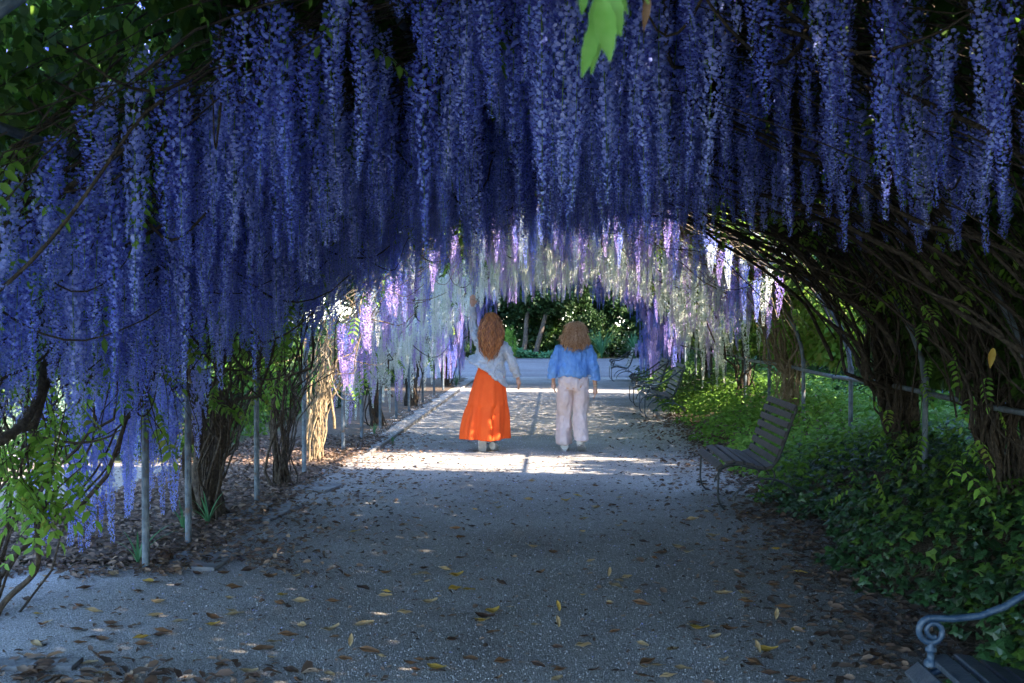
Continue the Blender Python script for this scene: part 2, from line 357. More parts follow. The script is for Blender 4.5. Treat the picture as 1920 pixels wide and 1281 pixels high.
# edging board and flat stones
mb = MB()
for k in range(12): box(mb, (-2.22, 14 + k * 1.6, .02), (.035, 1.58, .05))
mb.obj('path_edging', M['stone'], smooth=False, label='low dark edging strip along the left of the middle path', cat='edging')
for (x, y, sx, sy, lab) in ((-2.38, 7.72, .42, .5, 'flat grey paving stone beside the nearest blue post'), (-2.45, 9.75, .45, .8, 'flat grey paving stone in front of the largest vine trunk'),
                            (-2.42, 5.35, .40, .16, 'dark brick-like paver set in gravel at the near left'), (-2.3, 11.2, .4, .5, 'flat stone at path edge by the second vine clump')):
    mb = MB(); box(mb, (0, 0, 0), (sx, sy, .03), bev=.008)
    mb.obj('paving_stone', M['stone'], loc=(x, y, .008), rot=(0, 0, random.uniform(-.2, .2)), label=lab, cat='paving stone', smooth=False)

# ------------------------------------------------------------------ the arbor
XC, AX, Z0, RISE = .21, 2.84, 1.1, 2.0
def arch(a, off=0.0):
    """a: 0 left spring .. pi right spring; negative or > pi goes down the posts (metres of a*2)"""
    a = np.asarray(a, float); aa = np.clip(a, 0, math.pi); e = 2 / 1.8
    cs, sn = np.cos(aa), np.sin(aa)
    x = XC - (AX + off) * np.sign(cs) * np.abs(cs) ** e; z = Z0 + (RISE + off) * np.abs(sn) ** e
    z = z + np.where(a < 0, a * 1.0, 0) + np.where(a > math.pi, (math.pi - a) * 1.0, 0)
    return x, z
def hoop_pts(yl, yr, n=26):
    a = np.linspace(0, math.pi, n); x, z = arch(a)
    return np.stack([x, np.linspace(yl, yr, n), z], 1)
def arbor(ys, label, lefts, rights, rail, y0, y1):
    t = thing('arbor_frame', label, 'arbor', (0, 0, 0))
    for yy in ys:
        mb = MB(); addtube(mb, hoop_pts(*yy), .024, 10); mb.obj('hoop', M['steel'], t)
    for sx, L in ((XC - AX, lefts), (XC + AX, rights)):
        for yy in L:
            mb = MB(); addtube(mb, [(sx, yy, -.1), (sx, yy, .55), (sx, yy, Z0 + .02)], .024, 12, cap=True); mb.obj('post', M['steel'], t)
            mb = MB(); addtube(mb, [(sx, yy, Z0 - .03), (sx, yy, Z0 + .05)], .031, 12, cap=True); mb.obj('coupling', M['steel'], t)
    if rail:
        mb = MB(); addtube(mb, [(XC + AX, yy, 1.02 + .012 * math.sin(yy * 1.3)) for yy in np.linspace(y0, y1, 14)], .022, 10, cap=True); mb.obj('rail', M['steel'], t)
    for aa in (.66, 1.2, math.pi / 2, 1.94, 2.5):
        x, z = arch(aa)
        mb = MB(); addtube(mb, [(float(x), y0, float(z) + .035), (float(x), (y0 + y1) / 2, float(z) + .035), (float(x), y1, float(z) + .035)], .02, 8, cap=True); mb.obj('purlin', M['steel'], t)
    return t
arbor([(3.4, 3.4), (7.44, 7.6), (10.26, 9.77), (12.22, 12.2)], 'near section of the blue-grey steel arch frame under the blue wisteria',
      [3.4, 7.44, 8.32, 10.26, 12.22], [3.4, 7.6, 9.77, 12.2], True, 1.8, 12.9)
arbor([(14.5, 14.5), (15.9, 16.8), (19.4, 18.9), (21.1, 21.1), (23.3, 23.3), (25.5, 25.5)], 'middle section of the steel arch frame carrying lilac and white wisteria',
      [14.5, 15.9, 17.6, 19.4, 21.1, 23.3, 25.5], [14.5, 16.8, 18.9, 21.1, 23.3, 25.5], True, 13.0, 26.2)
arbor([(27.6, 27.6), (30, 30), (32.4, 32.4)], 'far section of the steel arch frame at the end of the walk', [27.6, 30, 32.4], [27.6, 30, 32.4], False, 27.4, 32.6)

# ------------------------------------------------------------------ wisteria building blocks
T_BANNER = (np.array([[0, 0, 0], [.45, .5, .10], [.55, 0, .22], [.45, -.5, .10], [1.0, .30, -.05], [1.0, -.30, -.05]]),
            np.array([[0, 2, 1], [0, 3, 2], [1, 2, 4], [2, 3, 5], [2, 5, 4]]))
def raceme_mesh(name, L, Rr, nf, mats, fs=.018):
    """drooping flower cluster: florets spiral round a stalk, open at the top, buds at the tip"""
    mb = MB()
    bend = random.uniform(-.03, .03); bend2 = random.uniform(-.03, .03)
    def axis(t): return np.stack([bend * np.sin(t * 3), bend2 * np.sin(t * 2.6), -L * t], -1)
    addtube(mb, axis(np.linspace(0, 1, 8)), np.linspace(.0025, .001, 8), 4, 2)
    t = np.sort(rng.random(nf)) ** .92; t = .03 + .97 * t
    ph = np.arange(nf) * 2.39996 + rng.normal(0, .5, nf)
    prof = np.minimum(1, .55 + t * 3) * (1 - .82 * t ** 1.8); lump = 1 + .18 * np.sin(t * 21 + ph[0]) 
    r = Rr * prof * lump * rng.uniform(.6, 1.12, nf)
    D = np.stack([np.cos(ph), np.sin(ph), np.full(nf, -.15)], 1)
    C = axis(t) + D * r[:, None]
    s = fs * (1 - .6 * t ** 2) * rng.uniform(.8, 1.2, nf)
    jit = rng.normal(0, .35, (nf, 3))
    A = norm(np.stack([D[:, 0] * .45, D[:, 1] * .45, np.full(nf, .75)], 1) + jit * .6)
    scatter(mb, C, A, norm(D + jit * .5), s, s * 1.05, T_BANNER, 0)
    scatter(mb, C - D * (s * .1)[:, None], norm(D * .9 + np.array([0, 0, -.5]) + jit * .5), norm(np.array([[0, 0, 1.]]) + jit * .6), s * .85, s * .55, T_QUAD, 1)
    return mb.mesh(name, mats)
RAC = {}
for colr, mats, k in (('blue', [M['blue'], M['blue2'], M['leaf']], 9), ('peri', [M['peri'], M['blue'], M['leaf']], 5), ('lilac', [M['lilac'], M['lilac2'], M['leaf']], 6), ('white', [M['white'], M['white2'], M['leaf']], 6)):
    RAC[colr] = []
    for i in range(k):
        L = (.42, .55, .68, .8, .92, .6, .75, 1.05, .5)[i]
        RAC[colr].append((L, raceme_mesh('flower_raceme', L, random.uniform(.036, .052), int(430 * L), mats)))

def compound_leaf_mesh(name, mat, L=.26, pairs=5, ll=.065, lw=.026):
    mb = MB(); ts = np.linspace(.0, 1, 7)
    def ax(t): return np.stack([L * t, 0 * t, -.35 * L * t ** 2], -1)
    addtube(mb, ax(ts), np.linspace(.0022, .001, 7), 4, 1)
    C = []; A = []
    for i in range(pairs):
        t = .25 + .7 * i / pairs
        for s in (-1, 1):
            C.append(ax(np.array(t))); A.append((.45, s, -.45 + random.uniform(-.3, .2)))
    C.append(ax(np.array(1.0))); A.append((1, 0, -.7))
    n = len(C); l = ll * rng.uniform(.8, 1.15, n)
    scatter(mb, np.array(C), np.array(A), norm(np.array([[0, 0, 1.]]) + rng.normal(0, .25, (n, 3))), l, l * lw / ll * 1.05, T_LEAF, 0)
    return mb.mesh(name, [mat, M['bark']])
LEAVES = {k: [compound_leaf_mesh('leaf', M[k], random.uniform(.2, .3), random.choice((4, 5, 5)), random.uniform(.055, .075), .028) for _ in range(4)] for k in ('leaf', 'leafbright')}

def wob(pts, amp, sc, seed):
    P = np.array(pts, float)
    for i, p in enumerate(P):
        q = Vector((p[0] * sc + seed, p[1] * sc, p[2] * sc))
        P[i] += amp * np.array(noise.noise_vector(q))
    return P
def stem_path(bx, by, side, yend, amax, off, n=22, seed=0, amp=.12, d0=.0):
    """from the ground up past the post and over the arch; side -1 left, +1 right"""
    sx, _ = arch(0 if side < 0 else math.pi)
    pts = []
    amax_ = amax
    tot = 1.1 + amax_ * 2.4
    for i in range(n):
        d = d0 + (tot - d0) * i / (n - 1)
        if d < 1.1:
            f = d / 1.1; f2 = f * f * (3 - 2 * f)
            px = bx + (float(sx) + side * off * .3 - bx) * f2; pz = Z0 * f
        else:
            a = (d - 1.1) / 2.4
            x_, z_ = arch(a if side < 0 else math.pi - a, off)
            px, pz = float(x_), float(z_)
        g = ((d - d0) / (tot - d0)) ** .85
        pts.append((px, by + (yend - by) * g, pz))
    P = wob(pts, amp, 1.4, seed)
    if d0 == 0: P[0] = pts[0]
    return P
vid = [0]
def spl0(P, n):
    P = np.array(P, float); t_ = np.linspace(0, len(P) - 1, n)
    return np.stack([np.interp(t_, range(len(P)), P[:, k]) for k in range(3)], 1)
def vine(bx, by, side, ya, yb, colours, label, nr, nleaf, nstem=9, nbranch=16, zlow=None, bark='bark', curtain=None, leafmat='leaf', amaxr=1.6, ntwig=120, arange=(.05, 1.6), fan=.3, spread=.16, trunk_r=.045, dens_top=1.0):
    vid[0] += 1; sd_ = vid[0] * 17.3
    t = thing('wisteria_vine', label, 'wisteria', (bx, by, 0), group='wisteria plants trained over the arbor')
    off0 = np.array([bx, by, 0.])
    # trunk: several old stems twisted together
    mb = MB()
    for k in range(5 if trunk_r > .03 else 3):
        ph = k * 1.3; hh = 1.0 + .5 * random.random()
        pts = [(.06 * math.cos(ph + z * 3) + side * .05 * z, .07 * math.sin(ph + z * 3) + (k - 2) * .05 * z, z * hh - .05) for z in np.linspace(0, 1, 12)]
        pts = wob(spl0(pts, 26), .035, 3, sd_ + k); addtube(mb, pts, np.linspace(trunk_r * 1.15, trunk_r * .55, 26) * np.array([1 + .45 * noise.noise(Vector(p) * 7 + Vector((sd_, k, 0))) for p in pts]), 9)
    mb.obj('trunk', M[bark], t)
    for k in range(nstem):
        ye = random.uniform(ya, yb); am = random.uniform(.5, amaxr)
        P = stem_path(bx + random.uniform(-spread, spread), by + random.uniform(-spread, spread), side, ye, am, random.uniform(-.35, .3), 24, sd_ + k * 3.1, .2, 0 if k < 6 else random.uniform(.3, 1.0)) - off0
        r0 = random.choice((.008, .011, .014, .024)) * random.uniform(.8, 1.2) * (trunk_r / .045) ** .5
        mb = MB(); addtube(mb, P, np.linspace(r0, r0 * .4, len(P)), 6); mb.obj('branch', M[bark], t)
    # thin outward fanning shoots from the base and drooping shoots in the canopy
    for k in range(nbranch):
        mb = MB()
        if k % 2 == 0:
            by2 = by + random.uniform(-.2, .2); ang = random.uniform(-.6, 1)
            h = random.uniform(1.1, 2.0)
            pts = [(bx + random.uniform(-.02, .02) - side * .35 * s * s * random.uniform(.5, 1), by2 + ang * fan * 2.2 * s ** 1.5, h * s) for s in np.linspace(0, 1, 12)]
            r0 = random.uniform(.005, .013)
        else:
            a0 = random.uniform(*arange); y0_ = random.uniform(ya, yb); x_, z_ = arch(a0 if side < 0 else math.pi - a0, .05)
            dx, dy = random.uniform(-.9, .9), random.uniform(-1.1, 1.1); sg = random.uniform(.15, .6)
            pts = [(float(x_) + dx * s, y0_ + dy * s, float(z_) - sg * math.sin(math.pi * s * .8) * 1.0) for s in np.linspace(0, 1, 12)]
            r0 = random.uniform(.005, .013)
        P = wob(pts, .10, 2.2, sd_ + k * 1.7) - off0
        addtube(mb, P, np.linspace(r0, r0 * .4, len(P)), 5); mb.obj('shoot', M[bark], t)
    mb = MB()
    for k in range(ntwig):
        a0 = random.uniform(*arange); y0_ = random.uniform(ya, yb); x_, z_ = arch(a0 if side < 0 else math.pi - a0, random.uniform(-.12, .2))
        L = random.uniform(.3, 1.1)
        da = random.uniform(.1, .7) * random.choice((1, 1, -1)); x2, z2 = arch(a0 + da if side < 0 else math.pi - a0 - da, random.uniform(-.3, .15))
        y2 = y0_ + random.uniform(-.5, .5)
        s = np.linspace(0, 1, 7)[:, None]
        pts = np.array([float(x_), y0_, float(z_)]) * (1 - s) + np.array([float(x2), y2, float(z2)]) * s
        P = wob(pts, .12, 2.5, sd_ + k * .37) - off0
        addtube(mb, P, np.linspace(random.uniform(.003, .007), .0015, 7), 4)
    if ntwig: mb.obj('twigs', M[bark], t, kind='stuff')
    # racemes
    count = 0; tries = 0
    while count < nr and tries < nr * 20:
        tries += 1
        yy = random.uniform(ya, yb); a0 = random.uniform(*arange)
        if random.random() > dens_top and math.cos(a0) > .15: continue
        x_, z_ = arch(a0 if side < 0 else math.pi - a0, random.uniform(-.25, .02)); x_ = float(x_); z_ = float(z_)
        colr = random.choice(colours); L, me = random.choice(RAC[colr])
        sc = random.choice((random.uniform(.42, .75), random.uniform(.7, 1.12), random.uniform(.8, 1.12)))
        if zlow is not None and z_ - L * sc < zlow(yy, a0, x_) + (jz := random.uniform(-.2, .12)):
            sc *= .8
            if z_ - L * sc < zlow(yy, a0, x_) + jz: continue
        link('flower_raceme', me, t, (x_ - bx, yy - by, z_), (random.uniform(-.06, .06), random.uniform(-.06, .06), random.uniform(0, 6.28)), (1, 1, sc) if sc > 0 else 1)
        count += 1
    if curtain:
        for (cx0, cx1, cy0, cy1, z0_, z1_, k) in curtain:
            for _ in range(k):
                colr = random.choice(colours); L, me = random.choice(RAC[colr])
                z_ = random.uniform(z0_, z1_)
                link('flower_raceme', me, t, (random.uniform(cx0, cx1) - bx, random.uniform(cy0, cy1) - by, max(z_, L + .25)), (random.uniform(-.05, .05), random.uniform(-.05, .05), random.uniform(0, 6.28)))
    for _ in range(nleaf):
        a0 = random.uniform(arange[0] - .2, arange[1]); yy = random.uniform(ya, yb)
        x_, z_ = arch(a0 if side < 0 else math.pi - a0, random.uniform(-.22, .15))
        link('leaf', random.choice(LEAVES[leafmat]), t, (float(x_) - bx, yy - by, float(z_)), (random.uniform(-.4, .4), random.uniform(.1, 1.0), random.uniform(0, 6.28)), random.uniform(.8, 1.3))
    return t

def zl1(y, a, x):
    z = float(np.interp(x, [-3, -2.3, -1.8, -.95, 0, 1.1, 1.6, 3], [1.2, 1.48, 1.84, 2.26, 2.44, 2.55, 2.66, 2.25]))
    return z if y > 8.5 else 1.6 + (z - 1.6) * (y / 11.5) if x > -1.5 else min(z, 1.25 if y < 6.6 else 1.45)
zlr = lambda y, a, x: max(2.1, zl1(y, a, x)) if y > 6 else 2.0
vine(-2.95, 4.3, -1, 4.0, 6.4, ['blue', 'blue', 'peri'], 'blue wisteria arching over the near left corner, its trunk outside the frame', 280, 130, 20, 80, zl1, ntwig=300, leafmat='leafbright')
vine(-3.1, 6.2, -1, 5.4, 8.6, ['blue', 'blue', 'peri'], 'slender blue wisteria rising behind the leafy sapling at left', 280, 50, 7, 26, zl1, ntwig=140, trunk_r=.014, curtain=[(-4.1, -2.4, 5.2, 8.4, 2.5, 3.9, 0)])
vine(3.3, 6.3, 1, 5.4, 8.6, ['blue', 'blue', 'peri'], 'blue wisteria over the right side, its stems hidden beyond the frame', 190, 60, 16, 30, zlr, ntwig=240, arange=(.7, 1.7), dens_top=.3)
vine(-2.83, 9.51, -1, 6.6, 9.0, ['blue', 'peri', 'peri'], 'blue wisteria with the largest dark trunk clump and the long curtain of flowers at left', 165, 44, 14, 90, zl1, ntwig=200,
     curtain=[(-3.15, -2.5, 6.7, 8.7, .95, 2.1, 100), (-3.9, -3.1, 8.5, 10.5, 1.3, 2.4, 34)], fan=.8, trunk_r=.06)
vine(-2.66, 11.35, -1, 8.8, 11.9, ['blue', 'blue', 'peri'], 'blue wisteria on the small fan of stems left of the sunlit strip', 292, 90, 12, 26, zl1, ntwig=200, fan=.6, trunk_r=.024)
vine(3.25, 4.4, 1, 4.0, 6.4, ['blue', 'blue', 'peri'], 'blue wisteria over the near right corner, its trunk outside the frame', 170, 30, 18, 30, zlr, arange=(.8, 1.7), ntwig=340, dens_top=.3)
vine(3.3, 8.4, 1, 6.6, 9.2, ['blue', 'blue', 'peri'], 'dark wisteria with tangled stems leaning in at the right edge of the frame', 110, 110, 46, 60, zlr, arange=(.6, 1.7), ntwig=480, trunk_r=.034, spread=.12, amaxr=1.9, curtain=[(3.3, 4.4, 7.5, 10.5, 1.5, 2.9, 34)])
vine(3.2, 10.8, 1, 8.8, 11.9, ['blue', 'blue', 'peri'], 'dark wisteria with a thick twisted trunk right of the slatted bench', 215, 110, 46, 60, zlr, arange=(.6, 1.7), ntwig=480, trunk_r=.045, spread=.12, amaxr=1.9, curtain=[(3.3, 4.3, 10, 13, 1.4, 2.9, 40)])
zl2 = lambda y, a, x: .75 if abs(x - .2) > 2.35 else 1.3 if abs(x - .2) > 1.75 else 2.02
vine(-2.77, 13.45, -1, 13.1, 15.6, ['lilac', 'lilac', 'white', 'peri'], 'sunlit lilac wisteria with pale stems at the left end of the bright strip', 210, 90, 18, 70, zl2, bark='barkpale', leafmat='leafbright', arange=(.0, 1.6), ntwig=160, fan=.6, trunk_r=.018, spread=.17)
vine(-2.75, 18.0, -1, 15.4, 19.8, ['white', 'white', 'white', 'white', 'lilac'], 'white and lilac wisteria on the left wall behind the sunlit one', 255, 60, 8, 14, zl2, arange=(.0, 1.6), ntwig=100, curtain=[(-2.9, -2.5, 15, 20, .8, 1.7, 40)])
vine(-2.75, 22.4, -1, 19.6, 26.0, ['white', 'white', 'white', 'lilac'], 'pale wisteria on the left wall just before the far lit gap', 255, 50, 8, 12, zl2, arange=(.0, 1.6), ntwig=80, curtain=[(-2.9, -2.5, 19.5, 26, .8, 1.7, 40)])
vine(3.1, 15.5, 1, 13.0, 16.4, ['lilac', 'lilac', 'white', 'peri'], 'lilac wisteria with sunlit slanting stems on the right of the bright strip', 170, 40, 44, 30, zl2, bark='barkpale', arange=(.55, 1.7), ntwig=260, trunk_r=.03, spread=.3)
vine(3.1, 19.4, 1, 15.8, 21.0, ['white', 'white', 'white', 'white', 'lilac'], 'white wisteria drooping past the bent pipe on the right', 250, 80, 10, 14, zl2, arange=(.3, 1.7), leafmat='leafbright', ntwig=120, curtain=[(2.4, 2.9, 16.5, 20.5, 1.4, 2.1, 14)])
vine(3.1, 24.0, 1, 20.8, 26.0, ['white', 'white', 'white', 'lilac'], 'white and lilac wisteria above the two far benches', 200, 60, 8, 12, zl2, arange=(.3, 1.7), ntwig=120)
vine(-2.75, 29.5, -1, 27.4, 32.6, ['blue', 'lilac'], 'violet wisteria on the left of the farthest arch', 130, 20, 6, 8, zl2, arange=(.0, 1.6), ntwig=80, curtain=[(-2.9, -2.4, 27.5, 32, .8, 1.8, 60)])
vine(3.1, 30.0, 1, 27.4, 32.6, ['blue', 'lilac'], 'violet wisteria on the right of the farthest arch', 170, 20, 8, 8, zl2, arange=(.1, 1.7), ntwig=100, curtain=[(2.2, 2.9, 27.5, 32, .8, 2.0, 70)])

# long bare stems sweeping up and inwards across the right side
t = thing('wisteria_vine', 'bare dark stems sweeping diagonally up from the right edge across the flowers', 'wisteria', (3.35, 7.2, 0), group='wisteria plants trained over the arbor')
o0 = np.array([3.35, 7.2, 0.])
mb = MB(); addtube(mb, wob([(.1 * math.sin(z * 3), 0, 1.6 * z - .05) for z in np.linspace(0, 1, 14)], .08, 1.5, 8), np.linspace(.05, .035, 14), 8); mb.obj('trunk', M['bark'], t)
for k in range(70):
    y0_ = random.uniform(5.0, 11.4); a0 = random.uniform(2.3, 3.3); a1 = a0 - random.uniform(.6, 1.5); off_ = random.uniform(-.55, -.1)
    aa = np.linspace(a0, a1, 16); x_, z_ = arch(aa, off_); yy = y0_ + random.uniform(-1.2, 2.0) * np.linspace(0, 1, 16) ** 1.3
    P = wob(np.stack([x_, yy, z_ + random.uniform(-.1, .15)], 1), .16, 1.5, k * 1.9) - o0
    r0 = random.choice((.004, .006, .008, .012, .02)); mb = MB(); addtube(mb, P, np.linspace(r0, r0 * .45, 16), 6); mb.obj('shoot', M['bark'], t)
for k in range(46):
    link('leaf', random.choice(LEAVES['leafbright' if k % 2 else 'leaf']), t, tuple(np.array([random.uniform(2.1, 3.4), random.uniform(6.2, 10.5), random.uniform(.35, 1.9)]) - o0), (random.uniform(-.4, .4), random.uniform(.1, 1.0), random.uniform(0, 6.28)), random.uniform(.7, 1.1))

# overgrowth standing above and outside the left side of the near arches
t = thing('wisteria_vine', 'high overgrown wisteria with crossing bare branches in the top left corner', 'wisteria', (-3.4, 6.6, 0), group='wisteria plants trained over the arbor')
o0 = np.array([-3.4, 6.6, 0.])
mb = MB(); addtube(mb, wob([(.1 * math.sin(z * 3), 0, 2.2 * z - .05) for z in np.linspace(0, 1, 14)], .08, 1.5, 4), np.linspace(.03, .02, 14), 8); mb.obj('trunk', M['bark'], t)
for k in range(34):
    y0_ = random.uniform(4.4, 8.4); P0 = np.array([random.uniform(-4.2, -2.6), y0_, random.uniform(1.6, 3.2)]); P1 = P0 + np.array([random.uniform(.8, 2.4), random.uniform(-1.0, 1.0), random.uniform(.1, 1.3)])
    if k % 3 == 0: P1[0] = P0[0] + random.uniform(.3, .9); P1[2] = P0[2] - random.uniform(.2, .9)
    s = np.linspace(0, 1, 14)[:, None]; P = wob(P0 * (1 - s) + P1 * s - np.array([0, 0, .25]) * np.sin(s * 3.14), .16, 1.6, k * 2.7) - o0
    r0 = random.choice((.004, .006, .009, .016)); mb = MB(); addtube(mb, P, np.linspace(r0, r0 * .4, 14), 6); mb.obj('shoot', M['bark'], t)
for k in range(260):
    L, me = random.choice(RAC['peri'] if k % 5 == 0 else RAC['blue'])
    link('flower_raceme', me, t, tuple(np.array([random.uniform(-3.7, -1.9), random.uniform(4.9, 8.4), random.uniform(2.3, 4.0)]) - o0), (random.uniform(-.06, .06), random.uniform(-.06, .06), random.uniform(0, 6.28)))
for k in range(90):
    link('leaf', random.choice(LEAVES['leafbright' if k % 2 else 'leaf']), t, tuple(np.array([random.uniform(-4.4, -2.0), random.uniform(4.8, 9.4), random.uniform(1.6, 4.2)]) - o0), (random.uniform(-.4, .4), random.uniform(.1, 1.0), random.uniform(0, 6.28)), random.uniform(.7, 1.1))

# leaf masses lying over the arches
def canopy(y0, y1, dens, label, a0=.3, a1=math.pi - .02, mat='leafdark', ls=1.0):
    n = int((y1 - y0) * 6.6 * dens)
    yy = rng.uniform(y0, y1, n); aa = rng.uniform(a0, a1, n); off = rng.uniform(.08, .5, n)
    x = np.zeros(n); z = np.zeros(n)
    cs = np.cos(aa); e = 2 / 1.8
    x = XC - (AX + off) * np.sign(cs) * np.abs(cs) ** e; z = Z0 + (RISE + off) * np.abs(np.sin(aa)) ** e
    A = rdir(n); A[:, 2] -= .6; Nn = norm(np.stack([rng.normal(0, .6, n), rng.normal(0, .6, n), np.ones(n)], 1))
    L = ls * rng.uniform(.09, .15, n); mb = MB(); scatter(mb, np.stack([x, yy, z], 1), A, Nn, L, L * .5, T_QUAD)
    mb.obj('wisteria_foliage', M[mat], kind='stuff', label=label, cat='foliage')
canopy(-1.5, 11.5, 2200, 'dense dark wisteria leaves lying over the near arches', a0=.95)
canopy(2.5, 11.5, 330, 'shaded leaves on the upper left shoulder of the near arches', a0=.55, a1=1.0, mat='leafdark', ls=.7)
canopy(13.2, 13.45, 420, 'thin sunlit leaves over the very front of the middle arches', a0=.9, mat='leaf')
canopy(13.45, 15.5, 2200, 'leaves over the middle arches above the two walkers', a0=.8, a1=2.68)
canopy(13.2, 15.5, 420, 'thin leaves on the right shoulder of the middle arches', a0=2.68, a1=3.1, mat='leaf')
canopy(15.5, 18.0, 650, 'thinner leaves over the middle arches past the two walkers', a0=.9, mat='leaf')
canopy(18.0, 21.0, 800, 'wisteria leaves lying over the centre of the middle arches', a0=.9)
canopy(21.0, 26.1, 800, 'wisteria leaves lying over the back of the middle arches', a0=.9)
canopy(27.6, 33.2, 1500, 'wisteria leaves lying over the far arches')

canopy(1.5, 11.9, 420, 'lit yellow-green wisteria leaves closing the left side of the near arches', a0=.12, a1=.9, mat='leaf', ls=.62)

# ------------------------------------------------------------------ right-hand bank of ivy and herbs
def path_r(y): return 1.86 + .017 * y
def bank_z(x, y):
    e = x - path_r(y)
    return np.clip(e, 0, 1.2) * .28 + .06 * np.sin(x * 3.1 + y * 1.7) * np.clip(e * 3, 0, 1) + .05 * np.sin(y * 4.1 + x)* np.clip(e * 3, 0, 1)
xs = np.linspace(0, 1, 14); ys = np.linspace(2.0, 33, 120); X, Y = np.meshgrid(xs, ys); X = path_r(Y) + X * 3.2
Z = bank_z(X, Y) - .01
mb = MB(); i, j = np.meshgrid(np.arange(119), np.arange(13), indexing='ij'); a = (i * 14 + j).ravel()
mb.add(np.stack([X, Y, Z], -1).reshape(-1, 3), np.stack([a, a + 1, a + 15, a + 14], 1)); mb.obj('earth_bank', M['soil'], kind='structure')
def cover(name, n, yr, er, T, L0, mat, label, cat, h=(.03, .16), pw=1.5, up=.6):
    y = yr[0] + (yr[1] - yr[0]) * rng.random(n) ** pw; e = er[0] + (er[1] - er[0]) * rng.random(n)
    x = path_r(y) + e + .15 * np.sin(y * 2.3) * 1 + .08 * np.sin(y * 7)
    z = bank_z(x, y) + rng.uniform(*h, n) * np.clip((e - er[0]) * 4 + .25, 0, 1)
    A = rdir(n); A[:, 2] = A[:, 2] * .3 - .25; A[:, 0] -= .35
    Nn = norm(np.stack([rng.normal(-.35, .35, n), rng.normal(-.25, .35, n), np.full(n, up)], 1))
    L = L0 * rng.uniform(.6, 1.3, n); mb = MB(); scatter(mb, np.stack([x, y, z], 1), A, Nn, L, L * .95 if T is T_IVY else L * .5, T)
    mb.obj(name, M[mat], kind='stuff', label=label, cat=cat, smooth=False)
cover('ivy', 15000, (3.0, 12), (-.05, 2.4), T_IVY, .062, 'ivy', 'dark glossy ivy covering the bank at the right of the path', 'ivy', (.03, .22))
cover('ivy', 3500, (4.0, 12), (.1, 2.4), T_IVY, .06, 'tree1', 'lighter young ivy leaves standing above the dark ivy', 'ivy', (.15, .34))
cover('ground_cover', 14000, (10.5, 22), (-.1, 2.8), T_LEAF, .08, 'herb', 'bright green leafy ground cover right of the path behind the bench', 'ground cover', (.05, .36), 1.2)
cover('ground_cover', 7000, (20, 33), (-.2, 2.8), T_LEAF, .10, 'tree1', 'dark green ground cover around the far benches', 'ground cover', (.05, .45), 1.0)

# ------------------------------------------------------------------ benches
def bench(label, loc, rz, arms, W=1.25, wood='slat', iron='iron'):
    """front faces local -y, width along local x; slats are parts"""
    t = thing('park_bench', label, 'bench', loc, rz, 'slatted benches along the right of the path')
    prof = [(.00, .375, 38), (.085, .415, 8), (.172, .415, -8), (.26, .395, -14), (.345, .372, -12), (.425, .372, 18)]
    back = [(.475, .425, 66), (.503, .50, 70), (.53, .575, 71), (.556, .65, 71), (.582, .725, 70), (.61, .80, 69), (.64, .875, 66)]
    for (y, z, an) in prof + back:
        mb = MB(); ca, sa = math.cos(R(an)), math.sin(R(an))
        rot = np.array([[1, 0, 0], [0, ca, -sa], [0, sa, ca]])
        box(mb, (0, 0, 0), (W, .068 if z < .42 else .056, .022), rot=rot, bev=.005)
        mb.obj('slat', M[wood], t, smooth=False, loc=(0, y, z), rot=(0, random.uniform(-.004, .004), random.uniform(-.003, .003)))
    for s in (-1, 1):
        xx = s * (W / 2 - .045)
        P = [(xx, y, z - .022) for y, z, _ in prof] + [(xx, y + .02, z - .005) for y, z, _ in back]
        P = np.array(P); t_ = np.linspace(0, len(P) - 1, 40); Q = np.stack([np.interp(t_, range(len(P)), P[:, k]) for k in range(3)], 1)
        for _ in range(3): Q[1:-1] = (Q[:-2] + Q[1:-1] * 2 + Q[2:]) / 4
        mb = MB(); addtube(mb, Q, .013, 6, cap=True); mb.obj('side_iron', M[iron], t)
        mb = MB(); addtube(mb, [(xx, .0, .36), (xx, -.005, .25), (xx, -.008, .12), (xx, .01, .05), (xx, .045, .008), (xx, .08, .002)], .009, 6, cap=True); mb.obj('leg', M[iron], t)
        an = np.linspace(R(168), R(8), 16)
        mb = MB(); addtube(mb, [(xx, .40 + .28 * math.cos(a), .0 + .27 * math.sin(a) ** .8) for a in an], .009, 6, cap=True); mb.obj('leg', M[iron], t)
        mb = MB(); addtube(mb, [(xx, .44, .36), (xx, .47, .32), (xx, .47, .26), (xx, .44, .22)], .008, 6, cap=True); mb.obj('strut', M[iron], t)
        if arms:
            sp = [(xx, .045 + (.012 + .0075 * a) * math.cos(a), .515 + (.012 + .0075 * a) * math.sin(a)) for a in np.linspace(0, 2 * math.pi * 1.25, 30)][::1]
            # scroll seen from the side, arm sweeping up to the back
            c0 = (.045, .52); r1 = .048
            sc = []
            for q in np.linspace(0, 1, 34):
                a = R(90) + q * R(560); rr = r1 * (1 - .62 * q); sc.append((xx, c0[0] + rr * math.cos(a) + .012 * (q), c0[1] + rr * math.sin(a)))
            arm = [(xx, y, z) for y, z in ((.60, .82), (.50, .745), (.40, .675), (.30, .61), (.21, .576), (.12, .566))]
            P = np.array(arm + sc); rad = np.concatenate([np.full(len(arm), .013), np.linspace(.0125, .008, len(sc))])
            mb = MB(); addtube(mb, P, rad, 10, cap=True); mb.obj('armrest', M[iron], t)
            mb = MB(); eloft(mb, [(xx, .045, z, r, r) for z, r in ((.40, .024), (.418, .024), (.424, .014), (.445, .012), (.452, .02), (.462, .02), (.47, .012), (.48, .012))], 14); mb.obj('arm_foot', M[iron], t)
    return t
bench('dark slatted bench without armrests, curved back, facing the path beside the ivy', (1.40, 10.65, 0), R(-90), False, 1.3)
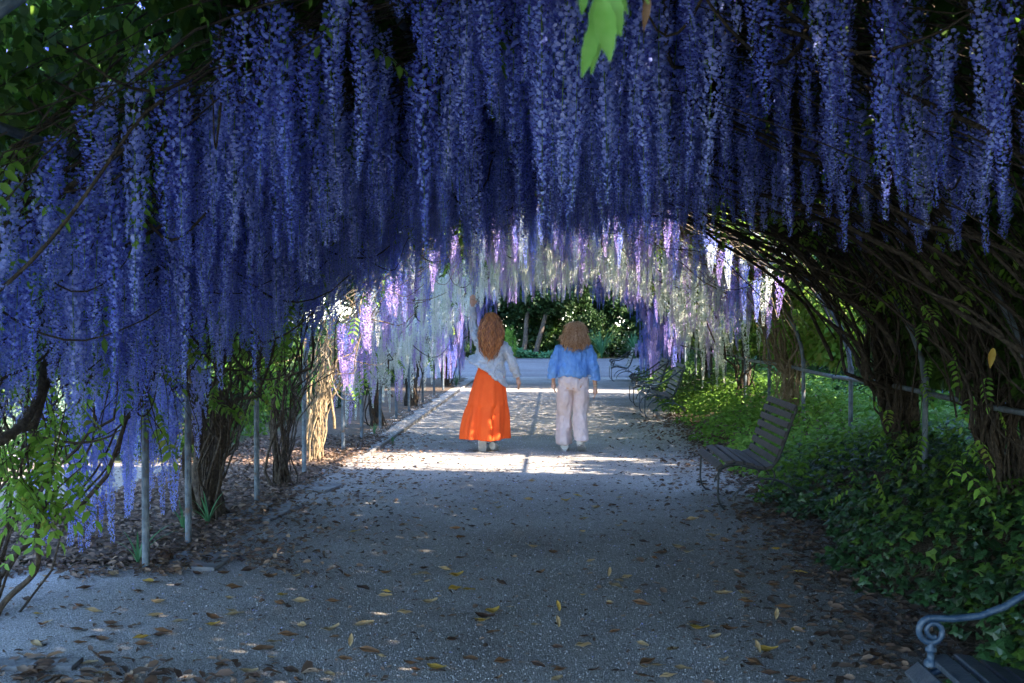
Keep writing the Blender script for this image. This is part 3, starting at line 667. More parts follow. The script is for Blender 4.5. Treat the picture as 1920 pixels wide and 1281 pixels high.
bench('blue-painted iron armed bench cut off by the bottom right corner', (1.27, 3.50, 0), R(-90), True, 1.36, 'slatblue', 'ironblue')
bench('farther dark bench with a pale glint on its arm scroll', (1.50, 20.1, 0), R(-90), True, 1.3, 'slatblue', 'ironblue')
bench('bench just behind the glinting one, half hidden by it', (1.50, 22.9, 0), R(-90), True, 1.3, 'slatblue', 'iron')
bench('small dark bench at the far end of the walk', (1.55, 32.6, 0), R(-90), True, 1.3, 'slatblue', 'iron')

# ------------------------------------------------------------------ people
def limb(mb, pts, rad, sides=14): addtube(mb, pts, rad, sides, cap=True)
def hand(mb, wrist, d, n, side, spread=.18, curl=.35, sc=1.0):
    """wrist point, direction of the fingers d, palm normal n, thumb towards side vector"""
    d = Vector(d).normalized(); n = Vector(n).normalized(); s = Vector(side).normalized(); w = Vector(wrist)
    limb(mb, [w - d * .03, w, w + d * .03 * sc, w + d * .06 * sc, w + d * .085 * sc], [.022, .022, .027, .031, .027], 12)
    for o_ in (-.02, 0, .02): limb(mb, [w + d * .02, w + d * .05 + s * o_, w + d * .088 * sc + s * o_ * 1.3], [.016, .017, .013], 8)
    for k, (o_, l) in enumerate(((.028, .068), (.0095, .078), (-.0095, .072), (-.027, .056))):
        b = w + d * .082 * sc + s * o_; dd = (d + s * (o_ * 6 * spread)).normalized()
        P = [b - d * .02]; cur = b.copy(); ang = 0
        for q in range(4):
            P.append(cur.copy()); ang += curl * .45
            cur = cur + (dd * math.cos(ang) + n * math.sin(ang)) * (l / 3.0)
        limb(mb, P, [.0095, .0095, .009, .0085, .007], 8)
    tb = w + d * .025 + s * .02
    limb(mb, [tb - s * .01, tb + s * .012 + d * .015, tb + s * .028 + d * .035 + n * .008, tb + s * .035 + d * .058 + n * .014], [.013, .012, .0105, .008], 8)
def face(t, c, r):
    """facial parts on the front (+y) side of a head at c; the ears come with the body"""
    for s in (-1, 1):
        mb = MB(); ellipsoid(mb, (0, 0, 0), (.013, .009, .009), 12, 8); mb.obj('eye', M['eyewhite'], t, loc=(c[0] + s * .032, c[1] + r * .93, c[2]))
        mb = MB(); ellipsoid(mb, (0, 0, 0), (.006, .004, .006), 10, 6); mb.obj('iris', M['dark'], t, loc=(c[0] + s * .032, c[1] + r * .93 + .008, c[2]))
        mb = MB(); addtube(mb, [(-.02, 0, 0), (0, .004, .004), (.02, 0, -.001)], .003, 6); mb.obj('eyebrow', M['hair1'], t, loc=(c[0] + s * .033, c[1] + r * .97, c[2] + .022))
    mb = MB(); addtube(mb, [(-.022, -.006, 0), (-.01, .001, .002), (0, .003, 0), (.01, .001, .002), (.022, -.006, 0)], [.002, .005, .006, .005, .002], 8); mb.obj('lips', M['lip'], t, loc=(c[0], c[1] + r * .96, c[2] - .062))
def headshape(mb, c, sz=1.0):
    x, y, z = c
    ellipsoid(mb, (x, y - .008, z + .012), (.074 * sz, .093 * sz, .105 * sz), 24, 16)
    ellipsoid(mb, (x, y + .03, z - .05), (.052, .055, .062), 18, 10)
    limb(mb, [(x, y + .075, z + .01), (x, y + .098, z - .02), (x, y + .1, z - .03)], [.009, .013, .011], 8)
    for s in (-1, 1): ellipsoid(mb, (x + s * .076, y - .008, z - .012), (.010, .018, .03), 10, 8)
def shoe(t, loc, rx, rz):
    g = MB()
    for (y, hw, zt, zb) in ():
        pass
    rings = []
    ys = np.linspace(0, 1, 12); an = np.linspace(0, 2 * np.pi, 16, endpoint=False)
    V = []
    for q in ys:
        y = -.05 + .255 * q; hw = .038 + .008 * math.sin(q * 3.1 + .6); hw *= (1 - .35 * max(0, q - .8) / .2) * (1 - .25 * max(0, .1 - q) / .1)
        ht = .085 - .045 * min(1, q / .65) ** 1.3 if q < .65 else .04 - .008 * (q - .65) / .35
        V.append(np.stack([hw * np.cos(an), np.full(16, y), ht / 2 + .012 + ht / 2 * np.sin(an)], 1))
    V = np.concatenate(V); i = np.arange(11)[:, None] * 16; j = np.arange(16)[None]; j2 = (j + 1) % 16
    g.add(V, np.stack([i + j, i + j2, i + 16 + j2, i + 16 + j], -1).reshape(-1, 4)); g.add(V[:16], [list(range(16))]); g.add(V[-16:], [list(range(16))[::-1]])
    e = g.obj('shoe', M['shoe'], t, loc=loc, rot=(rx, 0, rz), scale=1.14)
    g = MB(); V = []; N_ = 28
    for zz in (0, .02):
        for k in range(N_):
            a = 2 * math.pi * k / N_; yy = math.cos(a); V.append((.043 * math.sin(a) * (1 - .12 * (yy < 0) * abs(yy)), .078 + .134 * yy, zz))
    g.add(V, [[k, (k + 1) % N_, N_ + (k + 1) % N_, N_ + k] for k in range(N_)]); g.add(V[:N_], [list(range(N_))[::-1]]); g.add(V[N_:], [list(range(N_))])
    g.obj('sole', M['sole'], e)
    return e

# ---- woman in the orange skirt: local X to the right, facing +Y (away from the camera)
D1 = 14.67
p1 = thing('person', 'person with long auburn hair in grey jacket and orange skirt raising one hand', 'person', ((908 - VX) / F * D1, D1, 0))
b = MB()
eloft(b, [(.06, 0, .82, .165, .13), (.065, 0, .92, .17, .125), (.075, 0, 1.03, .135, .10), (.08, 0, 1.12, .13, .10), (.085, 0, 1.22, .155, .105), (.085, 0, 1.32, .165, .095), (.085, 0, 1.38, .12, .075), (.088, 0, 1.41, .06, .055)], 28)
limb(b, [(.088, -.01, 1.38), (.09, 0, 1.44), (.09, .01, 1.50)], [.052, .048, .05])
headshape(b, (.09, .02, 1.575))
limb(b, [(-.02, 0, 1.345), (-.08, .02, 1.36), (-.125, .06, 1.46), (-.15, .10, 1.56), (-.152, .10, 1.67), (-.153, .09, 1.79)], [.05, .05, .043, .036, .032, .022])
hand(b, (-.153, .09, 1.80), (.0, .0, 1), (0, 1, 0), (1, 0, 0), .4, .18)
limb(b, [(.20, 0, 1.335), (.255, -.01, 1.30), (.31, -.02, 1.20), (.345, -.03, 1.10), (.38, 0, 1.0), (.42, .03, .91)], [.05, .047, .042, .036, .032, .021])
hand(b, (.42, .03, .905), (.16, .08, -1), (-.6, .6, 0), (.3, .9, 0), .1, .5)
limb(b, [(.0, 0, .86), (-.005, .0, .68), (-.01, -.05, .47), (-.01, -.16, .30), (-.01, -.24, .17), (-.01, -.235, .14)], [.085, .08, .055, .05, .034, .036])
limb(b, [(.13, 0, .86), (.125, .03, .68), (.12, .06, .47), (.115, .06, .25), (.11, .04, .10)], [.085, .08, .055, .05, .034])
fuse('body', b, M['skin'], p1, .006, 5)
face(p1, (.09, .02, 1.575), .093)
shoe(p1, (-.01, -.235, .135), R(-62), .05); shoe(p1, (.11, .0, .0), 0, -.12)
# skirt in three gathered tiers
def skirtring(z, cx, cy, rx, ry, pl, k, ph, sides=120):
    a = np.linspace(0, 2 * np.pi, sides, endpoint=False)
    m = 1 + 1.5 * pl * (np.cos(a * k + ph) * .6 + .5 * np.cos(a * (k * .53) + ph * 2.1) + .35 * np.sin(a * (k * 1.7) + ph))
    return np.stack([cx + rx * m * np.cos(a), cy + ry * m * np.sin(a), z + .006 * np.cos(a * 3 + ph) * (z < .3)], 1)
g = MB(); rg = []
spec = [(1.05, .078, 0, .150, .115, .0), (1.0, .075, 0, .160, .122, .006), (.93, .068, 0, .178, .138, .01), (.905, .067, 0, .186, .145, .012), (.895, .066, 0, .184, .142, .02),
        (.80, .055, 0, .205, .165, .028), (.70, .045, 0, .225, .19, .035), (.60, .038, -.01, .240, .21, .04), (.565, .036, -.01, .246, .215, .035), (.552, .035, -.01, .243, .212, .05),
        (.45, .022, -.02, .262, .24, .065), (.35, .010, -.02, .272, .26, .075), (.25, .002, -.03, .280, .275, .082), (.16, .0, -.03, .287, .285, .088), (.15, .0, -.03, .284, .282, .088)]
for i_, (z, cx, cy, rx, ry, pl) in enumerate(spec): rg.append(skirtring(z, cx, cy, rx, ry, pl, 11 if z > .56 else 9, .3 + z * 1.3))
V = np.concatenate(rg); i = np.arange(len(rg) - 1)[:, None] * 120; j = np.arange(120)[None]; j2 = (j + 1) % 120
g.add(V, np.stack([i + j, i + j2, i + 120 + j2, i + 120 + j], -1).reshape(-1, 4))
o = bpy.data.objects.new('tmp', g.mesh('tmp', M['skirt'])); COL.objects.link(o)
me = newmesh_from(o, [('SOLIDIFY', dict(thickness=.004)), ('SUBSURF', dict(levels=1, render_levels=1))]); me.name = 'skirt'
me.polygons.foreach_set('use_smooth', np.ones(len(me.polygons), bool)); link('skirt', me, p1)
# jacket, open and swinging to the left, cropped
g = MB()
eloft(g, [(.045, .0, .975, .235, .185), (.05, 0, 1.03, .215, .165), (.06, 0, 1.10, .190, .145), (.075, 0, 1.2, .178, .13), (.085, 0, 1.30, .185, .12), (.085, 0, 1.36, .15, .095), (.088, 0, 1.405, .075, .07)], 32)
g.v[0][:, 2] += np.where(g.v[0][:, 2] < 1.12, -(g.v[0][:, 0] - .05) * .42, 0)      # hem hangs lower on the right, lifted on the left
g.v[1][:, 2] += -(g.v[1][:, 0] - .05) * .42
g.v[0][:, 0] += np.where((g.v[0][:, 2] < 1.2) & (g.v[0][:, 0] < -.05), -.05, 0)
limb(g, [(.0, 0, 1.34), (-.07, .02, 1.35), (-.125, .06, 1.46), (-.15, .10, 1.57), (-.153, .10, 1.68), (-.154, .09, 1.775)], [.07, .07, .06, .052, .046, .042])
limb(g, [(.19, 0, 1.33), (.25, -.01, 1.295), (.31, -.02, 1.20), (.345, -.03, 1.10), (.38, 0, 1.01), (.405, .02, .95)], [.07, .066, .06, .054, .05, .046])
fuse('jacket', g, M['jacket'], p1, .008, 3, .022, 13, (1, 1, .8))
for P, rr in (([(-.154, .09, 1.755), (-.154, .09, 1.80)], .048), ([(.398, .018, .965), (.415, .027, .925)], .052)):
    g = MB(); addtube(g, P, rr, 20, cap=False); addtube(g, P, rr - .006, 20, cap=False); g.obj('cuff', M['jacket'], p1)
g = MB(); eloft(g, [(.088, -.005, 1.385, .075, .07), (.088, -.008, 1.42, .062, .06), (.088, -.012, 1.40, .082, .075)], 24, cap=False); g.obj('collar', M['jacket'], p1)
# hair
def strands(mb, n, fn, r0, seg=12, sides=5, mi=0):
    for k in range(n):
        P = fn(k); addtube(mb, P, r0 * np.concatenate([[.6], np.linspace(1, 1, len(P) - 3), [.7, .15]]) * random.uniform(.7, 1.2), sides, mi)
def hair_long(k):
    u = random.uniform(-1.15, 1.15) * math.pi * .62 - math.pi / 2   # angle round the head, centred on the back
    top = random.uniform(0, 1); L = random.uniform(.30, .56) * (1 - .25 * abs(u + math.pi / 2) / 2)
    hx, hy, hz = .09, .01, 1.60
    ph = random.uniform(0, 6.28); fr = random.uniform(2.4, 3.6); am = random.uniform(.014, .032); lay = random.uniform(.9, 1.12)
    P = []
    for s in np.linspace(0, 1, 18):
        if s < .35:
            th = (s / .35) * math.pi * .52 * (.5 + .5 * top) + .1 * (1 - top)
            r = math.sin(th); x = hx + .088 * lay * r * math.cos(u); y = hy + .108 * lay * r * math.sin(u); z = hz + .108 * lay * math.cos(th)
            bx, by_, bz = x, y, z
        else:
            q = (s - .35) / .65; x = bx + (.03 * math.cos(u)) * math.sin(q * 2.6) - q * q * (bx - .07) * .55
            y = by_ - .02 * q - .05 * math.sin(q * 1.6); z = bz - L * q
            x += (bx - .09) * .45 * math.sin(q * 2.2)
        wv = am * min(1, s * 2.2)
        P.append((x + wv * math.sin(fr * s * 6 + ph), y - abs(wv * .6 * math.cos(fr * s * 6 + ph)), z))
    return np.array(P)
hb = thing('hair', None, None); del_ = hb; 
mb = MB(); ellipsoid(mb, (.09, .0, 1.60), (.088, .105, .104), 24, 14); eloft(mb, [(.085, -.09, 1.25, .07, .03), (.085, -.10, 1.4, .10, .045), (.088, -.07, 1.55, .085, .06)], 20)
strands(mb, 420, hair_long, .0068, 18, 5)
strands(mb, 160, lambda k: hair_long(k) + rng.normal(0, .011, 3) + np.array([0, -.008, 0]), .0024, 18, 4)
bpy.data.objects.remove(hb)
mb.obj('hair', M['hair1'], p1)

# ---- woman in the blue shirt
p2 = thing('person', 'person with curly brown hair in blue shirt and pale pink trousers walking away', 'person', ((1075 - VX) / F * D1, D1, 0))
b = MB()
eloft(b, [(0, 0, .78, .175, .13), (0, 0, .88, .175, .125), (0, 0, .98, .145, .11), (0, 0, 1.08, .145, .11), (.005, 0, 1.18, .16, .115), (.01, 0, 1.25, .165, .10), (.01, 0, 1.30, .12, .08), (.015, 0, 1.33, .06, .055)], 28)
limb(b, [(.015, -.01, 1.30), (.02, 0, 1.36), (.025, .01, 1.42)], [.052, .048, .05]); headshape(b, (.027, .02, 1.485))
for s, el, wr, hd in ((-1, (-.245, -.02, 1.06), (-.25, .03, .87), (.05, .1, -1)), (1, (.255, -.04, 1.04), (.272, -.01, .80), (.03, .05, -1))):
    sh = (.01 + s * .165, 0, 1.255)
    limb(b, [(.01 + s * .11, 0, 1.265), sh, ((sh[0] + el[0]) / 2 + s * .01, -.01, (sh[2] + el[2]) / 2), el, tuple((np.array(el) + wr) / 2), wr], [.05, .05, .043, .038, .033, .022])
    hand(b, (wr[0], wr[1], wr[2] - .005), hd, (-s * .8, .3, 0), (0, 1, 0), .12, .45)
limb(b, [(-.085, 0, .80), (-.09, .03, .62), (-.10, .06, .44), (-.105, .03, .24), (-.105, -.02, .09)], [.088, .08, .056, .05, .035])
limb(b, [(.085, 0, .80), (.09, .0, .62), (.085, -.02, .44), (.09, -.10, .27), (.085, -.16, .13)], [.088, .08, .056, .05, .035])
fuse('body', b, M['skin'], p2, .006, 5)
face(p2, (.027, .02, 1.485), .093)
shoe(p2, (-.105, -.03, .0), 0, .06); shoe(p2, (.085, -.15, .055), R(-24), -.15)
g = MB()
for s, pts in ((-1, [(-.09, 0, .90), (-.095, .0, .80), (-.105, .02, .62), (-.11, .05, .44), (-.115, .03, .26), (-.115, .0, .12), (-.112, .0, .085)]),
               (1, [(.09, 0, .90), (.095, .0, .80), (.095, .0, .62), (.09, -.02, .46), (.09, -.07, .32), (.095, -.12, .21), (.10, -.14, .14)])):
    eloft(g, [(p[0], p[1], p[2], r, r * 1.12) for p, r in sorted(zip(pts, [.10, .105, .098, .09, .09, .096, .102]), key=lambda q: q[0][2])], 24)
eloft(g, [(0, 0, .76, .17, .125), (0, 0, .85, .196, .145), (0, 0, .94, .175, .125), (0, 0, .98, .16, .115)], 30)
fuse('trousers', g, M['pants'], p2, .008, 3, .022, 9, (1, 1, .45))
g = MB(); pts = [[(.165, -.15, .36), (.165, -.16, .15), (.13, -.20, .13)], [(.18, -.13, .27), (.19, -.11, .14), (.16, -.10, .16)]]
for tri in pts:
    a_, b_, c_ = map(np.array, tri); V = [a_, b_, c_, a_ + (0, -.006, 0), b_ + (0, -.006, 0), c_ + (0, -.006, 0)]
    g.add(V, [[0, 1, 2], [5, 4, 3]]); g.add(V, [[0, 3, 4, 1], [1, 4, 5, 2], [2, 5, 3, 0]])
g.obj('hem_split', M['pants'], p2)
g = MB()
eloft(g, [(0, 0, .915, .192, .145), (0, -.005, .95, .198, .155), (0, -.005, 1.02, .188, .155), (.005, 0, 1.12, .18, .145), (.008, 0, 1.22, .185, .13), (.01, 0, 1.28, .165, .105), (.015, 0, 1.315, .10, .08), (.018, 0, 1.34, .062, .06)], 32)
for s, el, cf in ((-1, (-.25, -.02, 1.06), (-.262, .0, .925)), (1, (.26, -.035, 1.04), (.275, -.02, .90))):
    limb(g, [(.01 + s * .12, 0, 1.265), (.01 + s * .17, 0, 1.25), (.01 + s * .215, -.01, 1.17), el, ((el[0] + cf[0]) / 2, -.015, (el[2] + cf[2]) / 2), cf], [.07, .072, .072, .07, .066, .056])
fuse('shirt', g, M['shirt'], p2, .008, 3, .024, 10, (1.1, 1, .5))
for cf in ((-.262, .0, .925), (.275, -.02, .90)):
    g = MB(); addtube(g, [(cf[0], cf[1], cf[2] - .02), (cf[0] * 1.01, cf[1], cf[2]), (cf[0] * .99, cf[1], cf[2] + .03)], [.060, .063, .060], 20); g.obj('rolled_cuff', M['shirt'], p2)
g = MB(); P = [(.275 + .026 * math.cos(a), -.01 + .024 * math.sin(a), .815 + .004 * math.cos(a)) for a in np.linspace(0, 2 * math.pi, 20)]; addtube(g, P, .004, 6); g.obj('bracelet', M['gold'], p2)
def curl(k):
    u = random.uniform(0, 2 * math.pi); th = math.acos(random.uniform(-.9, 1)); 
    d = np.array([math.sin(th) * math.cos(u), math.sin(th) * math.sin(u), math.cos(th)])
    hi = d[2] > .05
    if d[1] > .55 and d[2] < .55: d[1] = -d[1]
    base = np.array([.027, -.005, 1.50]) + d * np.array([.084, .10, .098]); L = random.uniform(.09, .16)
    dirn = norm(d * np.array([1, 1, .7]) + np.array([0, -.1, -.55 if d[2] < .6 else -.1]) + rng.normal(0, .15, 3))
    if hi:
        q_ = math.hypot(d[0], d[1]) + 1e-6; dirn = norm(np.array([d[0] / q_ * d[2], d[1] / q_ * d[2], -q_ - .1]) + rng.normal(0, .22, 3)); base = np.array([.027, -.015, 1.495]) + d * .118; L *= .6
    e1 = norm(np.cross(dirn, [0.3, .2, 1.])); e2 = np.cross(dirn, e1); ph = random.uniform(0, 6.28); tw = random.uniform(2.0, 3.2); rr = random.uniform(.008, .014)
    P = []
    for s in np.linspace(0, 1, 16):
        q = base + dirn * L * s + np.array([0, 0, -.05 * s * s * (1.4 if d[2] < .3 else .6)])
        P.append(q + rr * min(1, s * 3) * (e1 * math.cos(ph + tw * 6.28 * s) + e2 * math.sin(ph + tw * 6.28 * s)))
    return np.array(P)
mb = MB(); ellipsoid(mb, (.027, -.02, 1.49), (.115, .115, .115), 24, 14); strands(mb, 650, curl, .0046, 16, 4); strands(mb, 260, lambda k: curl(k) * np.array([1.06, 1.06, 1]) + rng.normal(0, .008, 3), .0022, 16, 4); mb.obj('hair', M['hair2'], p2)

# ------------------------------------------------------------------ foreground leaves, sapling, small plants
def pix(px, py, d): return Vector(((px - VX) / F * d, d, H - (py - VY) / F * d))
base = pix(1130, -60, 1.5)
t = thing('leaf_spray', 'blurred bright green leaf spray hanging in at the top centre', 'leaves', base)
def bigleaf(name, p0, p1, wd, mat, parent, nrm=(0, -1, .3)):
    mb = MB(); p0 = Vector(p0); p1 = Vector(p1); d = p1 - p0; L = d.length; N_ = 12
    s = Vector(nrm).cross(d).normalized(); up = d.normalized().cross(s); V = []
    for i in range(N_ + 1):
        q = i / N_; hw = wd * (math.sin(math.pi * min(1, q ** .8)) ** .75) * (1 - .35 * q) if 0 < q < 1 else .001
        hw *= 1 + .07 * math.sin(q * 27)
        c_ = p0 + d * q + up * (-.08 * L * math.sin(q * 3.1))
        for k, m_ in ((-1, .12), (-.5, .04), (0, 0), (.5, .04), (1, .12)): V.append(c_ + s * hw * k + up * (m_ * hw * 2 * abs(k)))
    mb.add([tuple(v) for v in V], [[r * 5 + k, r * 5 + k + 1, r * 5 + k + 6, r * 5 + k + 5] for r in range(N_) for k in range(4)])
    return mb.obj(name, mat, parent)
sp = [((1128, -20), (1108, 142), .020), ((1128, 0), (1143, 118), .022), ((1130, -30), (1163, 72), .026), ((1118, 40), (1090, 148), .016), ((1100, -70), (1090, 30), .014), ((1150, -60), (1176, 32), .014), ((1185, -80), (1214, 12), .012)]
for (a_, b_, w_) in sp:
    bigleaf('leaflet', pix(a_[0], a_[1], 1.5 + random.uniform(-.05, .05)) - base, pix(b_[0], b_[1], 1.46 + random.uniform(-.05, .05)) - base, w_ * .72, M['freshveined'], t)
mb = MB(); addtube(mb, [tuple(pix(1125, -160, 1.5) - base), tuple(pix(1120, -60, 1.5) - base), tuple(pix(1128, 0, 1.5) - base), tuple(pix(1122, 60, 1.5) - base)], [.003, .0025, .002, .001], 6); mb.obj('stalk', M['leafbright'], t)
b_ = pix(1205, 62, 2.4); t = thing('withered_leaf', 'narrow rust-brown withered leaf hanging beside the green spray', 'leaf', b_)
bigleaf('leaf_blade', pix(1214, -5, 2.4) - b_, (0, 0, 0), .010, M['dry1'], t)
b_ = pix(1845, 690, 6.0); t = thing('withered_leaf', 'single orange-brown dry leaf caught in the dark stems at right', 'leaf', b_)
bigleaf('leaf_blade', pix(1851, 652, 6.0) - b_, (0, 0, 0), .022, M['dry2'], t)

def shrubby(name, label, cat, loc, stems, leafm, nl, hgt, spr, mat='leaf', ll=1.0, group=None, bark='bark'):
    t = thing(name, label, cat, loc, group=group)
    ends = []
    for k in range(stems):
        a = random.uniform(0, 6.28); r = spr * random.uniform(.2, 1); h = hgt * random.uniform(.6, 1)
        pts = [(r * s ** 1.3 * math.cos(a), r * s ** 1.3 * math.sin(a), h * s) for s in np.linspace(0, 1, 9)]
        P = wob(pts, .05, 3, k * 3.3 + loc[0]); P[0] = (0, 0, 0)
        mb = MB(); addtube(mb, P, np.linspace(.008, .003, 9), 5); mb.obj('stem', M[bark], t); ends.append(P)
    for k in range(nl):
        P = random.choice(ends); q = P[random.randint(3, 8)] + rng.normal(0, .03, 3)
        link('leaf', random.choice(LEAVES[mat]), t, tuple(q), (random.uniform(-.4, .4), random.uniform(0, .9), random.uniform(0, 6.28)), ll * random.uniform(.7, 1.1))
    return t
# sapling at the left edge: bent stem rising in front of the bed
sb = Vector(((-40 - VX) / F * 5.4, 5.4, 0)); t = thing('sapling', 'young leafy sapling with a bent bare stem at the left edge', 'sapling', sb)
def pl(l): return [tuple(pix(a, b, 5.4 + random.uniform(-.05, .05)) - sb) for a, b in l]
def spl(P, n=24):
    P = np.array(P, float); t_ = np.linspace(0, len(P) - 1, n); Q = np.stack([np.interp(t_, range(len(P)), P[:, k]) for k in range(3)], 1)
    for _ in range(4): Q[1:-1] = (Q[:-2] + 2 * Q[1:-1] + Q[2:]) / 4
    return Q
mb = MB(); addtube(mb, spl([(-.02, 0, 0)] + pl([(-30, 1160), (0, 1125), (40, 1095), (56, 1070), (55, 1020), (50, 990)])), np.linspace(.017, .011, 24), 8); mb.obj('trunk', M['bark'], t)
tips = []
for l in ([(50, 990), (30, 940), (8, 900), (0, 860), (-10, 800)], [(50, 990), (45, 930), (35, 880), (30, 800), (40, 720)], [(54, 1000), (68, 950), (78, 890), (95, 830), (110, 760)], [(60, 985), (80, 930), (100, 915), (140, 880)], [(35, 940), (15, 880), (60, 800), (20, 700)]):
    Q = spl(pl(l), 16); mb = MB(); addtube(mb, Q, np.linspace(.0085, .0025, 16), 6); mb.obj('branch', M['bark'], t); tips.append(Q)
for k in range(58):
    Q = random.choice(tips); q = Q[random.randint(3, 15)]
    link('leaf', random.choice(LEAVES['leaf' if k % 3 else 'leafbright']), t, tuple(q + rng.normal(0, .03, 3)), (random.uniform(-.3, .3), random.uniform(.2, 1.0), random.uniform(0, 6.28)), random.uniform(.6, 1.15))
# strap-leaved tufts near the posts
def tuft(label, loc, n, h, mat='fern', name='strap_leaf_plant', cat='plant', wd=.022, group=None):
    t = thing(name, label, cat, loc, group=group)
    for k in range(n):
        a = random.uniform(0, 6.28); L = h * random.uniform(.6, 1.1); out = random.uniform(.2, .8)
        mb = MB(); V = []
        for i in range(8):
            s = i / 7; r = out * L * s ** 1.5; z = L * (s - .45 * out * s ** 2.5); hw = wd * (1 - s) ** .6 * .5 + .001
            cx, cy = r * math.cos(a), r * math.sin(a); px_, py_ = -math.sin(a) * hw, math.cos(a) * hw
            V += [(cx - px_, cy - py_, z), (cx, cy, z - hw * .4), (cx + px_, cy + py_, z)]
        mb.add(V, [[r_ * 3 + k_, r_ * 3 + k_ + 1, r_ * 3 + k_ + 4, r_ * 3 + k_ + 3] for r_ in range(7) for k_ in range(2)])
        mb.obj('leaf_blade', M[mat], t)
for (px, py, n, h, lab) in ((247, 1068, 6, .42, 'strap-leaved plant rising right behind the nearest post'), (335, 1005, 7, .28, 'strap-leaved tuft between the two nearest posts'), (382, 992, 8, .32, 'strap-leaved tuft at the foot of the largest vine'),
                           (735, 835, 9, .12, 'low grass tuft on the path edge left of the orange skirt'), (700, 815, 6, .2, 'small tuft under the white wisteria on the left'), (855, 725, 14, .5, 'arching pale strap leaves left of the raised-arm walker')):
    d = F * H / (py - VY); tuft(lab, ((px - VX) / F * d, d, 0), n, h)
# seed cone in the bed
d = F * H / (1062 - VY); mb = MB(); ellipsoid(mb, (0, 0, .035), (.04, .04, .036), 12, 8)
C = rdir(70) * .036 + np.array([0, 0, .037]); scatter(mb, C, norm(C - np.array([0, 0, .037])) + np.array([0, 0, .4]), rdir(70), .022, .02)
mb.obj('seed_cone', M['dry3'], loc=((300 - VX) / F * d, d, 0), label='dark round seed cone beside the nearest post', cat='cone')
for (px, py, L, rz, lab) in ((185, 972, .5, .2, 'short broken dark log lying in the litter left of the curtain of flowers'), (222, 985, .3, -.3, 'small dark stick under the hanging flowers')):
    d = F * H / (py - VY); mb = MB(); addtube(mb, wob([(s * L, 0, .03) for s in np.linspace(-.5, .5, 8)], .03, 3, px), [.02, .028, .03, .026, .028, .024, .02, .012], 8, cap=True)
    mb.obj('fallen_branch', M['bark'], loc=((px - VX) / F * d, d, 0), rot=(0, 0, rz), label=lab, cat='branch')
for k in range(3): pass

# ------------------------------------------------------------------ fallen leaves one can count on the path
def dryleaf(curlx, fold, mat):
    mb = MB(); V = []; N_ = 7
    for i in range(N_ + 1):
        q = i / N_; hw = .026 * math.sin(math.pi * min(1, max(.02, q)) ** .85) ** .8 + .0008; y = .1 * (q - .5)
        for k in (-1, -.5, 0, .5, 1):
            ang = k * fold; V.append((hw * math.sin(ang) / max(.01, fold) if fold > .01 else hw * k, y, .004 + hw * (1 - math.cos(ang)) / max(fold, .3) + curlx * (q - .5) ** 2 * .045 + .003 * math.sin(q * 9 + k * 2)))
    mb.add(V, [[r * 5 + k, r * 5 + k + 1, r * 5 + k + 6, r * 5 + k + 5] for r in range(N_) for k in range(4)])
    return mb.mesh('fallen_leaf', mat)
CN = ['tan', 'chestnut brown', 'mustard yellow', 'dark brown']; PN = ['flat', 'curled', 'folded lengthwise']
DL = {(c_, p): dryleaf([.3, 1.6, .6][p], [.4, .7, 1.5][p], M['dry%d' % c_]) for c_ in range(4) for p in range(3)}
k = 0
while k < 240:
    py = 880 + 400 * random.random() ** .75; px = random.uniform(20, 1690); d = F * H / (py - VY); x = (px - VX) / F * d
    if x > 1.8 or (x < -2.4 and d > 7.3): continue
    c_ = random.choices(range(4), [5, 6, 2, 3])[0]; p = random.randrange(3)
    sz = random.uniform(.5, 1.2); big = 'large' if sz > .95 else 'small' if sz < .7 else 'medium'
    zone = ('short of the sunlit strip, ' if py < 960 else 'in the middle distance, ' if py < 1080 else 'close up, ' if py < 1190 else 'at the bottom edge, ') + ('left' if px < 450 else 'left of centre' if px < 850 else 'right of centre' if px < 1250 else 'near the ivy')
    link('fallen_leaf', DL[(c_, p)], None, (x, d, .004), (random.uniform(-.16, .16), random.uniform(-.2, .2), random.choice((1.57, -1.57)) + random.uniform(-.9, .9)), sz,
         label=f'{big} {CN[c_].split()[0]} dry leaf, {PN[p].split()[0]}, on gravel {zone}', cat='leaf', group='dry leaves scattered on the gravel path')
    k += 1
for (px, py, c_, wh) in ((1142, 1082, 0, 'right of centre in the middle distance'), (1045, 1178, 0, 'at the centre of the near path'), (655, 1218, 0, 'near the bottom left of centre'), (1418, 1222, 0, 'near the bottom bench'), (1455, 1160, 0, 'by the near ivy edge'), (1046, 1148, 2, 'at centre')):
    d = F * H / (py - VY)
    link('fallen_leaf', DL[(c_, 2)], None, ((px - VX) / F * d, d, .03), (.9, random.uniform(-.3, .3), random.uniform(-.5, .5)), .7,
         label=f'{CN[c_]} dry leaf standing up like a tent {wh}', cat='leaf', group='dry leaves scattered on the gravel path')

